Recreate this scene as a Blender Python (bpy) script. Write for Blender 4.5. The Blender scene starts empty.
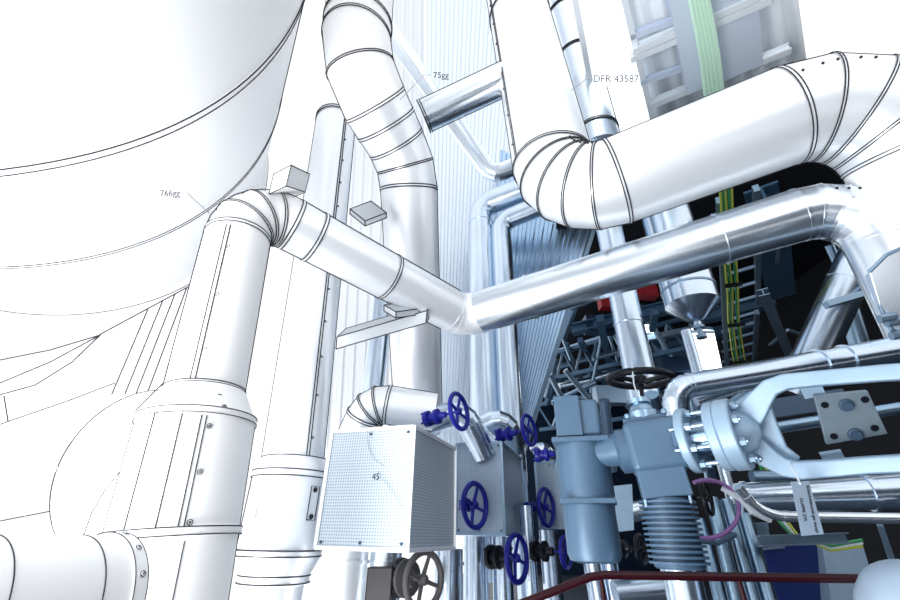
import bpy, math, random
from mathutils import Vector, Matrix
random.seed(7)
PI = math.pi
SC = bpy.context.scene
COL = SC.collection
# ------------------------------------------------------------------ camera
PITCH = math.radians(29.0); ROLL = math.radians(1.1); FOC = 425.0
CAM = Vector((0, 0, 1.6))
_f = Vector((0, math.cos(PITCH), math.sin(PITCH)))
_u0 = Vector((0, -math.sin(PITCH), math.cos(PITCH))); _r0 = Vector((1, 0, 0))
_r = _r0 * math.cos(ROLL) + _u0 * math.sin(ROLL)
_u = _u0 * math.cos(ROLL) - _r0 * math.sin(ROLL)
cd = bpy.data.cameras.new('camera'); cam = bpy.data.objects.new('camera', cd); COL.objects.link(cam)
cd.sensor_width = 36; cd.lens = 36 * FOC / 900; cd.clip_end = 300; cd.clip_start = 0.05
mw = Matrix.Identity(4)
for i in range(3):
    mw[i][0] = _r[i]; mw[i][1] = _u[i]; mw[i][2] = -_f[i]; mw[i][3] = CAM[i]
cam.matrix_world = mw
SC.camera = cam
# ------------------------------------------------------------------ world, lights, exposure
w = bpy.data.worlds.new('world'); SC.world = w; w.use_nodes = True
bg = w.node_tree.nodes['Background']; bg.inputs[0].default_value = (0.96, 0.98, 1.0, 1); bg.inputs[1].default_value = 1.0
SC.view_settings.view_transform = 'Standard'; SC.view_settings.look = 'None'
SC.view_settings.exposure = 0.35; SC.view_settings.gamma = 1.0
SC.view_settings.use_curve_mapping = False
def area(name, loc, target, size, power, color=(1, 1, 1)):
    l = bpy.data.lights.new(name, 'AREA'); l.size = size; l.energy = power; l.color = color
    o = bpy.data.objects.new(name, l); COL.objects.link(o); o.location = loc
    o.rotation_euler = (Vector(target) - Vector(loc)).to_track_quat('-Z', 'Y').to_euler()
    return o
area('tank_fill_left', (-4.6, -0.6, 0.2), (-4.4, 2.4, 6.0), 2.5, 230, (0.95, 0.98, 1.0))  # added fill light that whitens the tank, no real opening here
area('tank_fill_below', (-3.2, 0.2, -1.2), (-3.2, 0.3, 6.0), 3.2, 430, (0.97, 0.99, 1.0))  # added fill light shining straight up at the tank underside, no pit exists
area('right_area_light', (1.5, -2.5, 4.5), (3.0, 5, 2.2), 1.2, 25, (0.85, 0.93, 1.0))  # area light behind the viewer, aimed at the machinery on the right

# ------------------------------------------------------------------ pixel helpers (900x600)
def ray(px, py): return _r * ((px - 450) / FOC) + _u * ((300 - py) / FOC) + _f
def P(px, py, t): return CAM + ray(px, py) * t
def PZ(px, py, z): d = ray(px, py); return CAM + d * ((z - CAM.z) / d.z)
def PY(px, py, y): d = ray(px, py); return CAM + d * (y / d.y)
def depth(p): return max(0.3, (Vector(p) - CAM).dot(_f))
def LW(p, k=1.0): return 0.0014 * k * depth(p)

# ------------------------------------------------------------------ materials
def mat(name, col, metal=0.0, rough=0.5, noise=0.0, nscale=(3, 3, 3), emit=None, es=1.0, bump=0.0, alpha=1.0):
    m = bpy.data.materials.new(name); m.use_nodes = True
    nt = m.node_tree; b = nt.nodes['Principled BSDF']
    b.inputs['Base Color'].default_value = (*col, 1); b.inputs['Metallic'].default_value = metal
    b.inputs['Roughness'].default_value = rough
    if noise or bump:
        tc = nt.nodes.new('ShaderNodeTexCoord'); mp = nt.nodes.new('ShaderNodeMapping')
        mp.inputs['Scale'].default_value = nscale
        n = nt.nodes.new('ShaderNodeTexNoise'); n.inputs['Scale'].default_value = 1.0; n.inputs['Detail'].default_value = 3
        nt.links.new(tc.outputs['Object'], mp.inputs[0]); nt.links.new(mp.outputs[0], n.inputs['Vector'])
        if noise:
            r = nt.nodes.new('ShaderNodeMapRange')
            r.inputs['To Min'].default_value = max(0.02, rough - noise); r.inputs['To Max'].default_value = min(1, rough + noise)
            nt.links.new(n.outputs[0], r.inputs[0]); nt.links.new(r.outputs[0], b.inputs['Roughness'])
            mx = nt.nodes.new('ShaderNodeMixRGB'); mx.inputs[1].default_value = (*[c * 0.86 for c in col], 1); mx.inputs[2].default_value = (*[min(1, c * 1.08) for c in col], 1)
            nt.links.new(n.outputs[0], mx.inputs[0]); nt.links.new(mx.outputs[0], b.inputs['Base Color'])
        if bump:
            bp = nt.nodes.new('ShaderNodeBump'); bp.inputs['Strength'].default_value = bump; bp.inputs['Distance'].default_value = 0.02
            nt.links.new(n.outputs[0], bp.inputs['Height']); nt.links.new(bp.outputs[0], b.inputs['Normal'])
    if emit:
        b.inputs['Emission Color'].default_value = (*emit, 1); b.inputs['Emission Strength'].default_value = es
    return m
M = {}
M['white'] = mat('white_cladding', (0.97, 0.97, 0.975), 0.0, 0.6)
M['pale'] = mat('pale_sheet', (0.93, 0.95, 0.985), 0.5, 0.38)
M['chrome'] = mat('polished_cladding', (0.66, 0.77, 0.90), 1.0, 0.24, 0.04, (2, 2, 2), bump=0.01)
M['bright'] = mat('bright_cladding', (0.86, 0.93, 1.0), 1.0, 0.27)
M['steel'] = mat('blue_grey_steel', (0.29, 0.42, 0.55), 1.0, 0.3, 0.05, (4, 4, 4))
M['cast'] = mat('grey_enamel_casting', (0.075, 0.14, 0.225), 0.15, 0.38, 0.05, (6, 6, 6), bump=0.03)
M['castdark'] = mat('dark_enamel_casting', (0.05, 0.09, 0.15), 0.2, 0.4, 0.05, (6, 6, 6))
M['yoke'] = mat('pale_painted_casting', (0.28, 0.40, 0.53), 0.15, 0.42, 0.06, (14, 14, 14), bump=0.1)
M['ink'] = mat('black_line', (0.02, 0.02, 0.025), 0.0, 0.8)
M['greyink'] = mat('grey_line', (0.35, 0.36, 0.4), 0.0, 0.8)
M['blue'] = mat('blue_enamel', (0.010, 0.014, 0.22), 0.0, 0.3)
M['black'] = mat('black_enamel', (0.006, 0.007, 0.012), 0.0, 0.35)
M['brown'] = mat('taupe_enamel', (0.085, 0.08, 0.085), 0.1, 0.5)
M['red'] = mat('dark_red_paint', (0.022, 0.002, 0.005), 0.0, 0.35)
M['redbox'] = mat('red_paint', (0.35, 0.01, 0.02), 0.0, 0.5)
M['navy'] = mat('navy_steel', (0.015, 0.045, 0.10), 0.5, 0.4, 0.1, (2, 2, 2))
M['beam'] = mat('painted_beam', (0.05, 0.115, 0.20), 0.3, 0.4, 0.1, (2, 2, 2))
M['galv'] = mat('galvanised_steel', (0.25, 0.36, 0.48), 0.7, 0.35, 0.1, (5, 5, 5))
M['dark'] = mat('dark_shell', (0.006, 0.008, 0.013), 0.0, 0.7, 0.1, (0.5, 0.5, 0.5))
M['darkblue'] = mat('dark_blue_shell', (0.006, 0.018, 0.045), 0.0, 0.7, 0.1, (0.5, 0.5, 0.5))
M['deck'] = mat('hazed_roof_deck', (0.86, 0.91, 0.96), 0.1, 0.5)  # white haze over the near roof is put into this pale colour
M['lilac'] = mat('hazed_lilac_beam', (0.66, 0.73, 0.86), 0.1, 0.5)  # lilac lightened in colour to stand in for the white haze
M['yellow'] = mat('yellow_green_cable', (0.55, 0.62, 0.08), 0.0, 0.45)
M['green'] = mat('green_cable', (0.03, 0.28, 0.10), 0.0, 0.45)
M['mint'] = mat('pale_green_cable', (0.62, 0.88, 0.70), 0.0, 0.45)
M['purple'] = mat('purple_hose', (0.28, 0.13, 0.38), 0.0, 0.35)
M['whitecable'] = mat('white_cable', (0.7, 0.78, 0.85), 0.0, 0.4)
M['tag'] = mat('aluminium_tag', (0.36, 0.46, 0.58), 0.3, 0.45)
M['cabinet'] = mat('navy_cabinet', (0.008, 0.022, 0.13), 0.0, 0.4)
M['clad'] = mat('ribbed_sheet', (0.80, 0.87, 0.95), 0.85, 0.35)
M['cladblue'] = mat('blue_ribbed_sheet', (0.46, 0.62, 0.80), 0.95, 0.25)
M['plate'] = mat('mottled_plate', (0.19, 0.25, 0.30), 0.4, 0.45, 0.1, (20, 20, 20))
M['bar'] = mat('grey_bar', (0.55, 0.58, 0.62), 0.1, 0.5)
M['panelgrey'] = mat('pale_grey_ribbed_sheet', (0.80, 0.82, 0.86), 0.2, 0.45)
M['lamp'] = mat('lit_diffuser', (1, 1, 1), 0, 0.5, emit=(0.9, 0.97, 1.0), es=3.0)
M['sky'] = mat('skylight_glazing', (1, 1, 1), 0, 0.5, emit=(0.93, 0.98, 1.0), es=0.95)
M['floor'] = mat('dark_floor', (0.02, 0.035, 0.06), 0.0, 0.5, 0.1, (1, 1, 1))
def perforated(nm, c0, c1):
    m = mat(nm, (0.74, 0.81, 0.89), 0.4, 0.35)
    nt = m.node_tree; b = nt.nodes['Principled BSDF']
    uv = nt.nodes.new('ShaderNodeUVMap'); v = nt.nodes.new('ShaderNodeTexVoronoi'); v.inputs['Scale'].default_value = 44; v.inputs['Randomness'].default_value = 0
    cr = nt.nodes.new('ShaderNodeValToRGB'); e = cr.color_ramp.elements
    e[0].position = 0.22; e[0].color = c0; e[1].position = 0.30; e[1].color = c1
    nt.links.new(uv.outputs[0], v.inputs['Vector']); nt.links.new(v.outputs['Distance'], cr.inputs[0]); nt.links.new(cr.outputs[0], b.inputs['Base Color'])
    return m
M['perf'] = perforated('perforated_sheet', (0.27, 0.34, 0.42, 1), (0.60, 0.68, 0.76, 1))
M['perfdark'] = perforated('darker_perforated_sheet', (0.16, 0.22, 0.30, 1), (0.29, 0.37, 0.47, 1))  # darker tone of the perforated sheet for the two farther boxes

for k_ in ('black', 'red', 'blue', 'dark', 'darkblue', 'brown'): M[k_].node_tree.nodes['Principled BSDF'].inputs['Specular IOR Level'].default_value = 0.22
# ------------------------------------------------------------------ mesh builder
def frame(d, hint=None):
    d = Vector(d).normalized()
    h = Vector(hint) if hint else (Vector((0, 0, 1)) if abs(d.z) < 0.9 else Vector((1, 0, 0)))
    a = d.cross(h).normalized(); return d, a, a.cross(d).normalized()
class MB:
    def __init__(s): s.v = []; s.f = []; s.m = []; s.s = []; s.uv = {}
    def face(s, ids, mi=0, sm=False): s.f.append(ids); s.m.append(mi); s.s.append(sm)
    def tube(s, pts, r, n=24, cap=True, mi=0, closed=False, sm=True):
        pts = [Vector(p) for p in pts]; k = len(pts)
        rs = r if isinstance(r, (list, tuple)) else [r] * k
        tg = []
        for i in range(k):
            if closed: a, b = pts[i - 1], pts[(i + 1) % k]
            else: a, b = pts[max(0, i - 1)], pts[min(k - 1, i + 1)]
            tg.append((b - a).normalized())
        _, u, _ = frame(tg[0]); base = len(s.v)
        for i in range(k):
            u = (u - tg[i] * u.dot(tg[i])).normalized(); vv = tg[i].cross(u)
            for j in range(n):
                t = 2 * PI * j / n; s.v.append(pts[i] + (u * math.cos(t) + vv * math.sin(t)) * rs[i])
        for i in range(k if closed else k - 1):
            for j in range(n):
                a = base + i * n + j; b = base + i * n + (j + 1) % n
                i2 = (i + 1) % k
                c = base + i2 * n + (j + 1) % n; d = base + i2 * n + j
                s.face((a, b, c, d), mi, sm)
        if cap and not closed:
            s.face(tuple(base + j for j in range(n))[::-1], mi); s.face(tuple(base + (k - 1) * n + j for j in range(n)), mi)
        return s
    def lathe(s, o, ax, prof, n=32, mi=0, cap=True, sm=False, hint=None):
        o = Vector(o); d, a, b = frame(ax, hint); base = len(s.v); k = len(prof)
        for (r, h) in prof:
            for j in range(n):
                t = 2 * PI * j / n; s.v.append(o + d * h + (a * math.cos(t) + b * math.sin(t)) * max(r, 1e-4))
        for i in range(k - 1):
            for j in range(n):
                s.face((base + i * n + j, base + i * n + (j + 1) % n, base + (i + 1) * n + (j + 1) % n, base + (i + 1) * n + j), mi, sm)
        if cap:
            s.face(tuple(base + j for j in range(n))[::-1], mi); s.face(tuple(base + (k - 1) * n + j for j in range(n)), mi)
        return s
    def ring(s, o, ax, R, r, n=48, m=8, mi=0, a0=0, a1=2 * PI, hint=None):
        o = Vector(o); d, a, b = frame(ax, hint); full = abs(a1 - a0 - 2 * PI) < 1e-6
        k = n if full else n + 1
        pts = [o + (a * math.cos(a0 + (a1 - a0) * i / n) + b * math.sin(a0 + (a1 - a0) * i / n)) * R for i in range(k)]
        return s.tube(pts, r, m, True, mi, closed=full)
    def hexa(s, c, mi=0):   # 8 corners bottom 4 then top 4
        b = len(s.v); s.v += [Vector(p) for p in c]
        for q in ((3, 2, 1, 0), (4, 5, 6, 7), (0, 1, 5, 4), (1, 2, 6, 5), (2, 3, 7, 6), (3, 0, 4, 7)): s.face(tuple(b + i for i in q), mi)
        return s
    def bar(s, p0, p1, w, h, hint=None, mi=0):
        p0 = Vector(p0); p1 = Vector(p1); d, a, b = frame(p1 - p0, hint)
        q = [a * (-w / 2) + b * (-h / 2), a * (w / 2) + b * (-h / 2), a * (w / 2) + b * (h / 2), a * (-w / 2) + b * (h / 2)]
        return s.hexa([p0 + x for x in q] + [p1 + x for x in q], mi)
    def ibeam(s, p0, p1, w, h, hint=None, t=None):
        p0 = Vector(p0); p1 = Vector(p1); d, a, b = frame(p1 - p0, hint); t = t or h * 0.12
        s.bar(p0 + b * (h / 2 - t / 2), p1 + b * (h / 2 - t / 2), w, t, hint); s.bar(p0 - b * (h / 2 - t / 2), p1 - b * (h / 2 - t / 2), w, t, hint)
        return s.bar(p0, p1, t, h - 2 * t, hint)
    def prism(s, pts, off, mi=0):
        pts = [Vector(p) for p in pts]; off = Vector(off); n = len(pts); b = len(s.v)
        s.v += pts + [p + off for p in pts]
        s.face(tuple(range(b, b + n))[::-1], mi); s.face(tuple(range(b + n, b + 2 * n)), mi)
        for i in range(n): j = (i + 1) % n; s.face((b + i, b + j, b + n + j, b + n + i), mi)
        return s
    def sphere(s, c, r, n=16, mi=0, sq=(1, 1, 1)):
        c = Vector(c); b = len(s.v); h = n // 2
        for i in range(1, h):
            t = PI * i / h
            for j in range(n):
                q = 2 * PI * j / n; s.v.append(c + Vector((math.sin(t) * math.cos(q) * sq[0], math.sin(t) * math.sin(q) * sq[1], math.cos(t) * sq[2])) * r)
        top = len(s.v); s.v += [c + Vector((0, 0, r * sq[2])), c - Vector((0, 0, r * sq[2]))]
        for i in range(h - 2):
            for j in range(n): s.face((b + i * n + j, b + (i + 1) * n + j, b + (i + 1) * n + (j + 1) % n, b + i * n + (j + 1) % n), mi, True)
        for j in range(n):
            s.face((top, b + j, b + (j + 1) % n), mi, True); s.face((top + 1, b + (h - 2) * n + (j + 1) % n, b + (h - 2) * n + j), mi, True)
        return s
    def build(s, name, mats, parent=None, bevel=0.0, subs=0):
        mats = mats if isinstance(mats, (list, tuple)) else [mats]
        off = Vector((0, 0, 0)); p = parent
        while p is not None: off += p.location; p = p.parent
        me = bpy.data.meshes.new(name); me.from_pydata([tuple(v - off) for v in s.v], [], s.f); 
        for m in mats: me.materials.append(m)
        for i, pl in enumerate(me.polygons): pl.material_index = s.m[i]; pl.use_smooth = s.s[i]
        for pl in me.polygons: pl.use_smooth = True
        me.update(); me.set_sharp_from_angle(angle=math.radians(32))
        o = bpy.data.objects.new(name, me); COL.objects.link(o); o.parent = parent
        if bevel:
            md = o.modifiers.new('bevel', 'BEVEL'); md.width = bevel; md.segments = 2; md.limit_method = 'ANGLE'
            for pl in me.polygons: pl.use_smooth = True
            md2 = o.modifiers.new('wn', 'WEIGHTED_NORMAL')
        return o
def tag(o, label, cat, group=None, kind=None):
    o['label'] = label; o['category'] = cat
    if group: o['group'] = group
    if kind: o['kind'] = kind
    return o
def thing(name, label, cat, loc, group=None):
    o = bpy.data.objects.new(name, None); COL.objects.link(o); o.location = Vector(loc); o.empty_display_size = 0.1
    return tag(o, label, cat, group)
def struct(name, mb, m, label, cat='wall'):
    o = mb.build(name, m); o['kind'] = 'structure'; o['label'] = label; o['category'] = cat; return o
def lettering(txt, pos, right, up, size, m, parent, name='lettering'):
    cu = bpy.data.curves.new(name, 'FONT'); cu.body = txt; cu.size = size; cu.extrude = 0.0008
    t = bpy.data.objects.new(name, cu); COL.objects.link(t)
    bpy.context.view_layer.update()
    me = bpy.data.meshes.new_from_object(t.evaluated_get(bpy.context.evaluated_depsgraph_get()))
    bpy.data.objects.remove(t)
    r = Vector(right).normalized(); u = (Vector(up) - r * Vector(up).dot(r)).normalized(); n = r.cross(u)
    off = Vector((0, 0, 0)); p = parent
    while p is not None: off += p.location; p = p.parent
    for v in me.vertices:
        c = v.co.copy(); v.co = Vector(pos) - off + r * c.x + u * c.y + n * c.z
    me.materials.clear(); me.materials.append(m)
    o = bpy.data.objects.new(name, me); COL.objects.link(o); o.parent = parent; return o

# ------------------------------------------------------------------ pipework builder
def fillet(pts, bends, nseg):
    """returns list of ('s',[p,q]) and ('e',[arc points]) spans"""
    pts = [Vector(p) for p in pts]; spans = []; cur = pts[0]
    for i in range(1, len(pts) - 1):
        a = (pts[i - 1] - pts[i]).normalized(); b = (pts[i + 1] - pts[i]).normalized()
        ang = a.angle(b); R = bends[i - 1]; tl = R / math.tan(ang / 2)
        s0 = pts[i] + a * tl; s1 = pts[i] + b * tl
        c = pts[i] + (a + b).normalized() * (R / math.sin(ang / 2))
        spans.append(('s', [cur, s0]))
        n = nseg[i - 1] if isinstance(nseg, (list, tuple)) else nseg
        v0 = s0 - c; v1 = s1 - c; tot = v0.angle(v1); arc = []
        for k in range(n + 1):
            q = k / n; arc.append(c + (v0 * math.sin((1 - q) * tot) + v1 * math.sin(q * tot)) / math.sin(tot))
        tans = []
        for k in range(n + 1):
            e = (arc[k] - c).normalized(); m_ = (v0.cross(v1)).normalized(); tans.append(m_.cross(e).normalized())
        spans.append(('e', arc, tans)); cur = s1
    spans.append(('s', [cur, pts[-1]])); return spans
def band(mb, p, d, r, w, ink, h=0.012):
    mb.lathe(p, d, [(r - 0.004, -w / 2), (r + h, -w / 2), (r + h, w / 2), (r - 0.004, w / 2)], 40, 0, True, False)
    if ink:
        for sgn in (-1, 1): mb.ring(Vector(p) + Vector(d).normalized() * (w / 2 * sgn), d, r + h, LW(p), 56, 5, 1)
def pipeline(name, label, cat, pts, rad, bends=(), gores=6, m='chrome', ink=False, bands=(), gore_bands=False,
             group=None, outline=None, bw=0.03, ink_until=None, end_bands=True, seams=(), ink_m='ink', skip_out=(), elbow_m=None):
    spans = fillet(pts, bends, gores)
    rads = list(rad) if isinstance(rad, (list, tuple)) else [rad] * len(pts)
    root = thing(name, label, cat, pts[0], group)
    ms = m if isinstance(m, (list, tuple)) else [m] * (len(pts) - 1)
    path = []; si = 0
    bm_ = lambda mm: [M[mm], M['ink']]
    # radius along path
    cuts = []
    for sps in spans:
        kind, sp = sps[0], sps[1]; use = ink and (ink_until is None or si < ink_until)
        if kind == 's':
            i = si; r0 = rads[i]; r1 = rads[i + 1]
            # a straight span keeps a linear taper between its ends, elbows share the radius of their corner
            ra = r0 if i == 0 else rads[i]; rb = rads[i + 1]
            o = MB().tube([sp[0], sp[1]], [ra, rb], 48, cap=(i == 0 or i == len(pts) - 2)).build('pipe_section', M[ms[i]], root)
            path += [(sp[0], ra), (sp[1], rb)]
            d = (sp[1] - sp[0]).normalized()
            for (bi, q) in bands:
                if bi == i:
                    b = MB(); p = sp[0].lerp(sp[1], q); band(b, p, d, ra + (rb - ra) * q, bw, use); b.build('clamp_band', bm_(ms[i]), root)
            for (bi, q0, q1, ang, nriv) in seams:
                if bi == i:
                    p0 = sp[0].lerp(sp[1], q0); p1 = sp[0].lerp(sp[1], q1); rr0 = ra + (rb - ra) * q0; rr1 = ra + (rb - ra) * q1
                    v = (CAM - p0); v -= d * v.dot(d); v.normalize(); wv = d.cross(v)
                    n_ = v * math.cos(ang) + wv * math.sin(ang); tt = d.cross(n_)
                    sm = MB()
                    for s_ in (-0.5, 0.5):
                        sm.tube([p0 + n_ * (rr0 + 0.003) + tt * bw * s_, p1 + n_ * (rr1 + 0.003) + tt * bw * s_], [LW(p0), LW(p1)], 5, True, 1)
                    sm.bar(p0 + n_ * rr0, p1 + n_ * rr1, bw, 0.006, n_)
                    sm.build('lap_seam', bm_(ms[i]), root)
                    for k in range(nriv):
                        q = (k + 0.5) / nriv; pr = p0.lerp(p1, q) + n_ * (rr0 + (rr1 - rr0) * q + 0.004)+ tt * bw * 1.1
                        rv = MB(); rv.lathe(pr, n_, [(0.011, 0), (0.010, 0.004), (0.004, 0.006)], 10, 0, True, True)
                        rv.ring(pr + n_ * 0.003, n_, 0.011, LW(pr, 0.7), 12, 4, 1); rv.lathe(pr + n_ * 0.005, n_, [(0.005, 0), (0.003, 0.003)], 8, 1)
                        rv.build('rivet', bm_(ms[i]), root)
            si += 1
        else:
            r = rads[si]; em = elbow_m or ms[si - 1]
            e = MB(); k = len(sp)
            for j in range(k - 1):   # overlapping gores, each with its own shading
                a = sp[j]; b2 = sp[j + 1]
                n = 40; base = len(e.v)
                for jj, pt in ((j, a), (j + 1, b2)):
                    t_ = sps[2][jj]
                    nn = (sp[0] - sp[k // 2]).cross(sp[-1] - sp[k // 2]).normalized(); vv = t_.cross(nn)
                    for q in range(n):
                        th = 2 * PI * q / n; e.v.append(pt + (nn * math.cos(th) + vv * math.sin(th)) * r)
                for q in range(n): e.face((base + q, base + (q + 1) % n, base + n + (q + 1) % n, base + n + q), 0, True)
            e.build('elbow', M[em], root)
            for j in range(k):
                t_ = sps[2][j]
                if (j in (0, k - 1) and end_bands) or gore_bands:
                    b = MB(); band(b, sp[j], t_, r, bw if j in (0, k - 1) else bw * 0.7, use, 0.008 if use else 0.004); b.build('clamp_band' if j in (0, k - 1) else 'gore_band', bm_(em), root)
            path += [(p, r) for p in sp[1:-1]]
    if outline if outline is not None else ink:
        for side in (-1, 1):
            if side in skip_out: continue
            pp = []; rr = []
            full = []
            for i in range(len(path) - 1):
                (a, ra), (b2, rb) = path[i], path[i + 1]
                L = (b2 - a).length; n = max(1, int(L / 0.25))
                for k in range(n): full.append((a.lerp(b2, k / n), ra + (rb - ra) * k / n))
            full.append(path[-1])
            for i in range(len(full)):
                p, r = full[i]; a = full[max(0, i - 1)][0]; b2 = full[min(len(full) - 1, i + 1)][0]
                if (b2 - a).length < 1e-6: continue
                d = (b2 - a).normalized(); v = CAM - p; v -= d * v.dot(d); D = v.length; v.normalize(); wv = d.cross(v)
                th = math.acos(min(0.98, r / D)) * side
                q = p + (v * math.cos(th) + wv * math.sin(th)) * (r + 0.002)
                if pp and (q - pp[-1]).length < 0.01: continue
                pp.append(q); rr.append(LW(q))
            MB().tube(pp, rr, 5).build('outline', M[ink_m], root)
    return root
def vert(px, py, t, z0, z1):
    p = P(px, py, t); return Vector((p.x, p.y, z0)), Vector((p.x, p.y, z1))
def wire(mb, pts, k=1.0, mi=0): return mb.tube(pts, [LW(p, k) for p in pts], 5, True, mi)

# ================================================================== SETTING
# roof: runs forward and to the right
rd = Vector((math.sin(math.radians(32)), math.cos(math.radians(32)), 0)); rs = Vector((rd.y, -rd.x, 0))
ZR = 8.2
def deck(c, step, amp):
    """corrugated sheet over quad c (a0,a1 near edge; b0,b1 far edge), ribs run near -> far"""
    mb = MB(); a0, a1, b1, b0 = [Vector(x) for x in c]; n = int((a1 - a0).length / step); base = 0
    nrm = (a1 - a0).cross(b0 - a0).normalized()
    for i in range(n * 4 + 1):
        q = i / (n * 4); h = amp * (0, 1, 1, 0)[i % 4]
        mb.v += [a0.lerp(a1, q) + nrm * h, b0.lerp(b1, q) + nrm * h]
    for i in range(n * 4): mb.face((2 * i, 2 * i + 1, 2 * i + 3, 2 * i + 2))
    return mb
n0 = PZ(560, -60, ZR); n1 = PZ(790, -60, ZR); f1 = PZ(815, 120, ZR); f0 = PZ(615, 150, ZR)
o = struct('ceiling', deck([n0, n1, f1, f0], 0.28, 0.05), M['deck'], 'ribbed roof deck over the near bay, coloured pale for white haze', 'ceiling')
sd = o.modifiers.new('s', 'SOLIDIFY'); sd.thickness = 0.02
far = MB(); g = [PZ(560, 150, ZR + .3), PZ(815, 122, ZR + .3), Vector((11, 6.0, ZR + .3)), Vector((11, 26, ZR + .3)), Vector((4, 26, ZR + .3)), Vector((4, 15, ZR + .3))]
far.prism(g, (0, 0, 0.2)); struct('ceiling_far', far, M['dark'], 'roof over the far bay, coloured black for its missing light', 'ceiling')  # near-black colour stands in for the lack of light up there
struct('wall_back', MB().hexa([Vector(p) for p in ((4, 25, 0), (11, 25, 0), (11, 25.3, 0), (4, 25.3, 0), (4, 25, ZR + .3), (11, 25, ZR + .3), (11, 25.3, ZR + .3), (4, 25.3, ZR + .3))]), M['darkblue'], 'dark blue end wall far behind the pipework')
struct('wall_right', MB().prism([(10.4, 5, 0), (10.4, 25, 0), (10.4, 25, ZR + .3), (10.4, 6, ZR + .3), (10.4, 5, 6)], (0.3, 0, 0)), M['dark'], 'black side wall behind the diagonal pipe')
struct('floor', MB().hexa([Vector(p) for p in ((0.2, -2, -.2), (10.4, -2, -.2), (10.4, 25, -.2), (0.2, 25, -.2), (0.2, -2, 0), (10.4, -2, 0), (10.4, 25, 0), (0.2, 25, 0))]), M['floor'], 'dark plant floor below the frame', 'floor')

struct('wall_front_added', MB().hexa([Vector(p) for p in ((.6, -3.3, 0), (10.7, -3.3, 0), (10.7, -3, 0), (.6, -3, 0), (.6, -3.3, 3.6), (10.7, -3.3, 3.6), (10.7, -3, 3.6), (.6, -3, 3.6))]), M['darkblue'], 'unseen low dark wall added behind the viewer to darken the right')  # unseen wall, added to darken light and reflections on the right
struct('wall_side_added', MB().hexa([Vector(p) for p in ((10.4, -3, 0), (10.7, -3, 0), (10.7, 5, 0), (10.4, 5, 0), (10.4, -3, 4.5), (10.7, -3, 4.5), (10.7, 5, 4.5), (10.4, 5, 4.5))]), M['dark'], 'unseen low dark side wall added right of the viewer')  # unseen extension of the side wall, added to darken the right
# skylight strip
k = thing('skylight_strip', 'glaring white skylight strip in the roof behind the tall duct', 'skylight', PZ(600, 60, ZR))
q = [PZ(566, -50, ZR - .15), PZ(612, -50, ZR - .15), PZ(656, 135, ZR - .15), PZ(603, 150, ZR - .15)]
MB().prism(q, (0, 0, 0.05)).build('glazing', M['sky'], k)
fr = MB()
for i in (0, 2): fr.bar(q[(1, 0, 3)[i]], q[(2, 0, 0)[i]], 0.08, 0.2)
fr.build('frame', M['deck'], k)
# purlins and beams of the near roof
def beam(label, a, b, w, h, m, group='roof steelwork', name='roof_beam', hint=None):
    o = MB().ibeam(a, b, w, h, hint).build(name, M[m]); return tag(o, label, 'beam', group)
beam('pale purlin crossing the near roof deck closest to the top edge', PZ(632, 50, ZR - .25), PZ(765, -8, ZR - .25), .10, .14, 'deck')
beam('pale purlin doubled just above the middle of the ribbed deck', PZ(630, 58, ZR - .25), PZ(770, -2, ZR - .25), .10, .14, 'deck')
beam('thin bracing bar between skylight and cable run, upper one', PZ(630, 36, ZR - .2), PZ(690, 14, ZR - .2), .08, .10, 'lilac')
beam('thin bracing bar between skylight and cable run, lower one', PZ(640, 82, ZR - .2), PZ(700, 62, ZR - .2), .08, .10, 'lilac')
beam('pale eaves purlin just above the thick horizontal duct', PZ(650, 104, ZR - .2), PZ(790, 48, ZR - .2), .10, .14, 'deck')
beam('lilac girder left of the green cable run', PZ(678, -30, ZR - .2), PZ(697, 84, ZR - .2), .35, .3, 'lilac')
beam('broad lilac girder right of the green cable run', PZ(724, -30, ZR - .2), PZ(738, 70, ZR - .2), .6, .2, 'lilac')

# ================================================================== GREAT TANK (upper left)
az, el = -0.513, 0.275
td = Vector((math.sin(az) * math.cos(el), math.cos(az) * math.cos(el), math.sin(el)))
to = Vector((-3.675, 0, 5.834)); TR = 3.0
tank = thing('storage_tank', 'huge white cylindrical tank slung overhead with double seam rings', 'tank', to)
MB().lathe(to, td, [(0.5, -4.2), (2.4, -3.8), (TR, -3), (TR, 6.0)], 128, sm=True).build('shell', M['white'], tank)
for t_, R_, w_ in ((0.76, TR, 0.09), (3.0, TR, 0.075)):
    b = MB(); c = to + td * t_
    b.lathe(c, td, [(R_ - .01, -w_ / 2), (R_ + .012, -w_ / 2), (R_ + .012, w_ / 2), (R_ - .01, w_ / 2)], 128, cap=False)
    for s_ in (-1, 1): b.ring(c + td * (w_ / 2 * s_), td, R_ + .014, 0.0062, 160, 5, 1)
    b.build('seam_ring', [M['white'], M['ink']], tank)
b = MB(); b.lathe(to + td * 6.0, td, [(TR, -.06), (3.09, -.04), (3.1, .04), (2.0, 0.4)], 128, sm=False); b.ring(to + td * 5.96, td, 3.1, .006, 160, 5, 1)
b.build('end_flange', [M['white'], M['ink']], tank)
ol = []
for i in range(10):
    p = to + td * (0.76 + i * 0.25); v = CAM - p; v -= td * v.dot(td); D = v.length; v.normalize(); wv = td.cross(v)
    for s_ in (1, -1):
        q = p + (v * math.cos(math.acos(TR / D) * s_) + wv * math.sin(math.acos(TR / D) * s_)) * (TR + .004)
        if s_ == (1 if (td.cross(v)).dot(Vector((1, 0, 0))) > 0 else -1): ol.append(q)
wire(MB(), ol).build('outline', M['ink'], tank)
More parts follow.
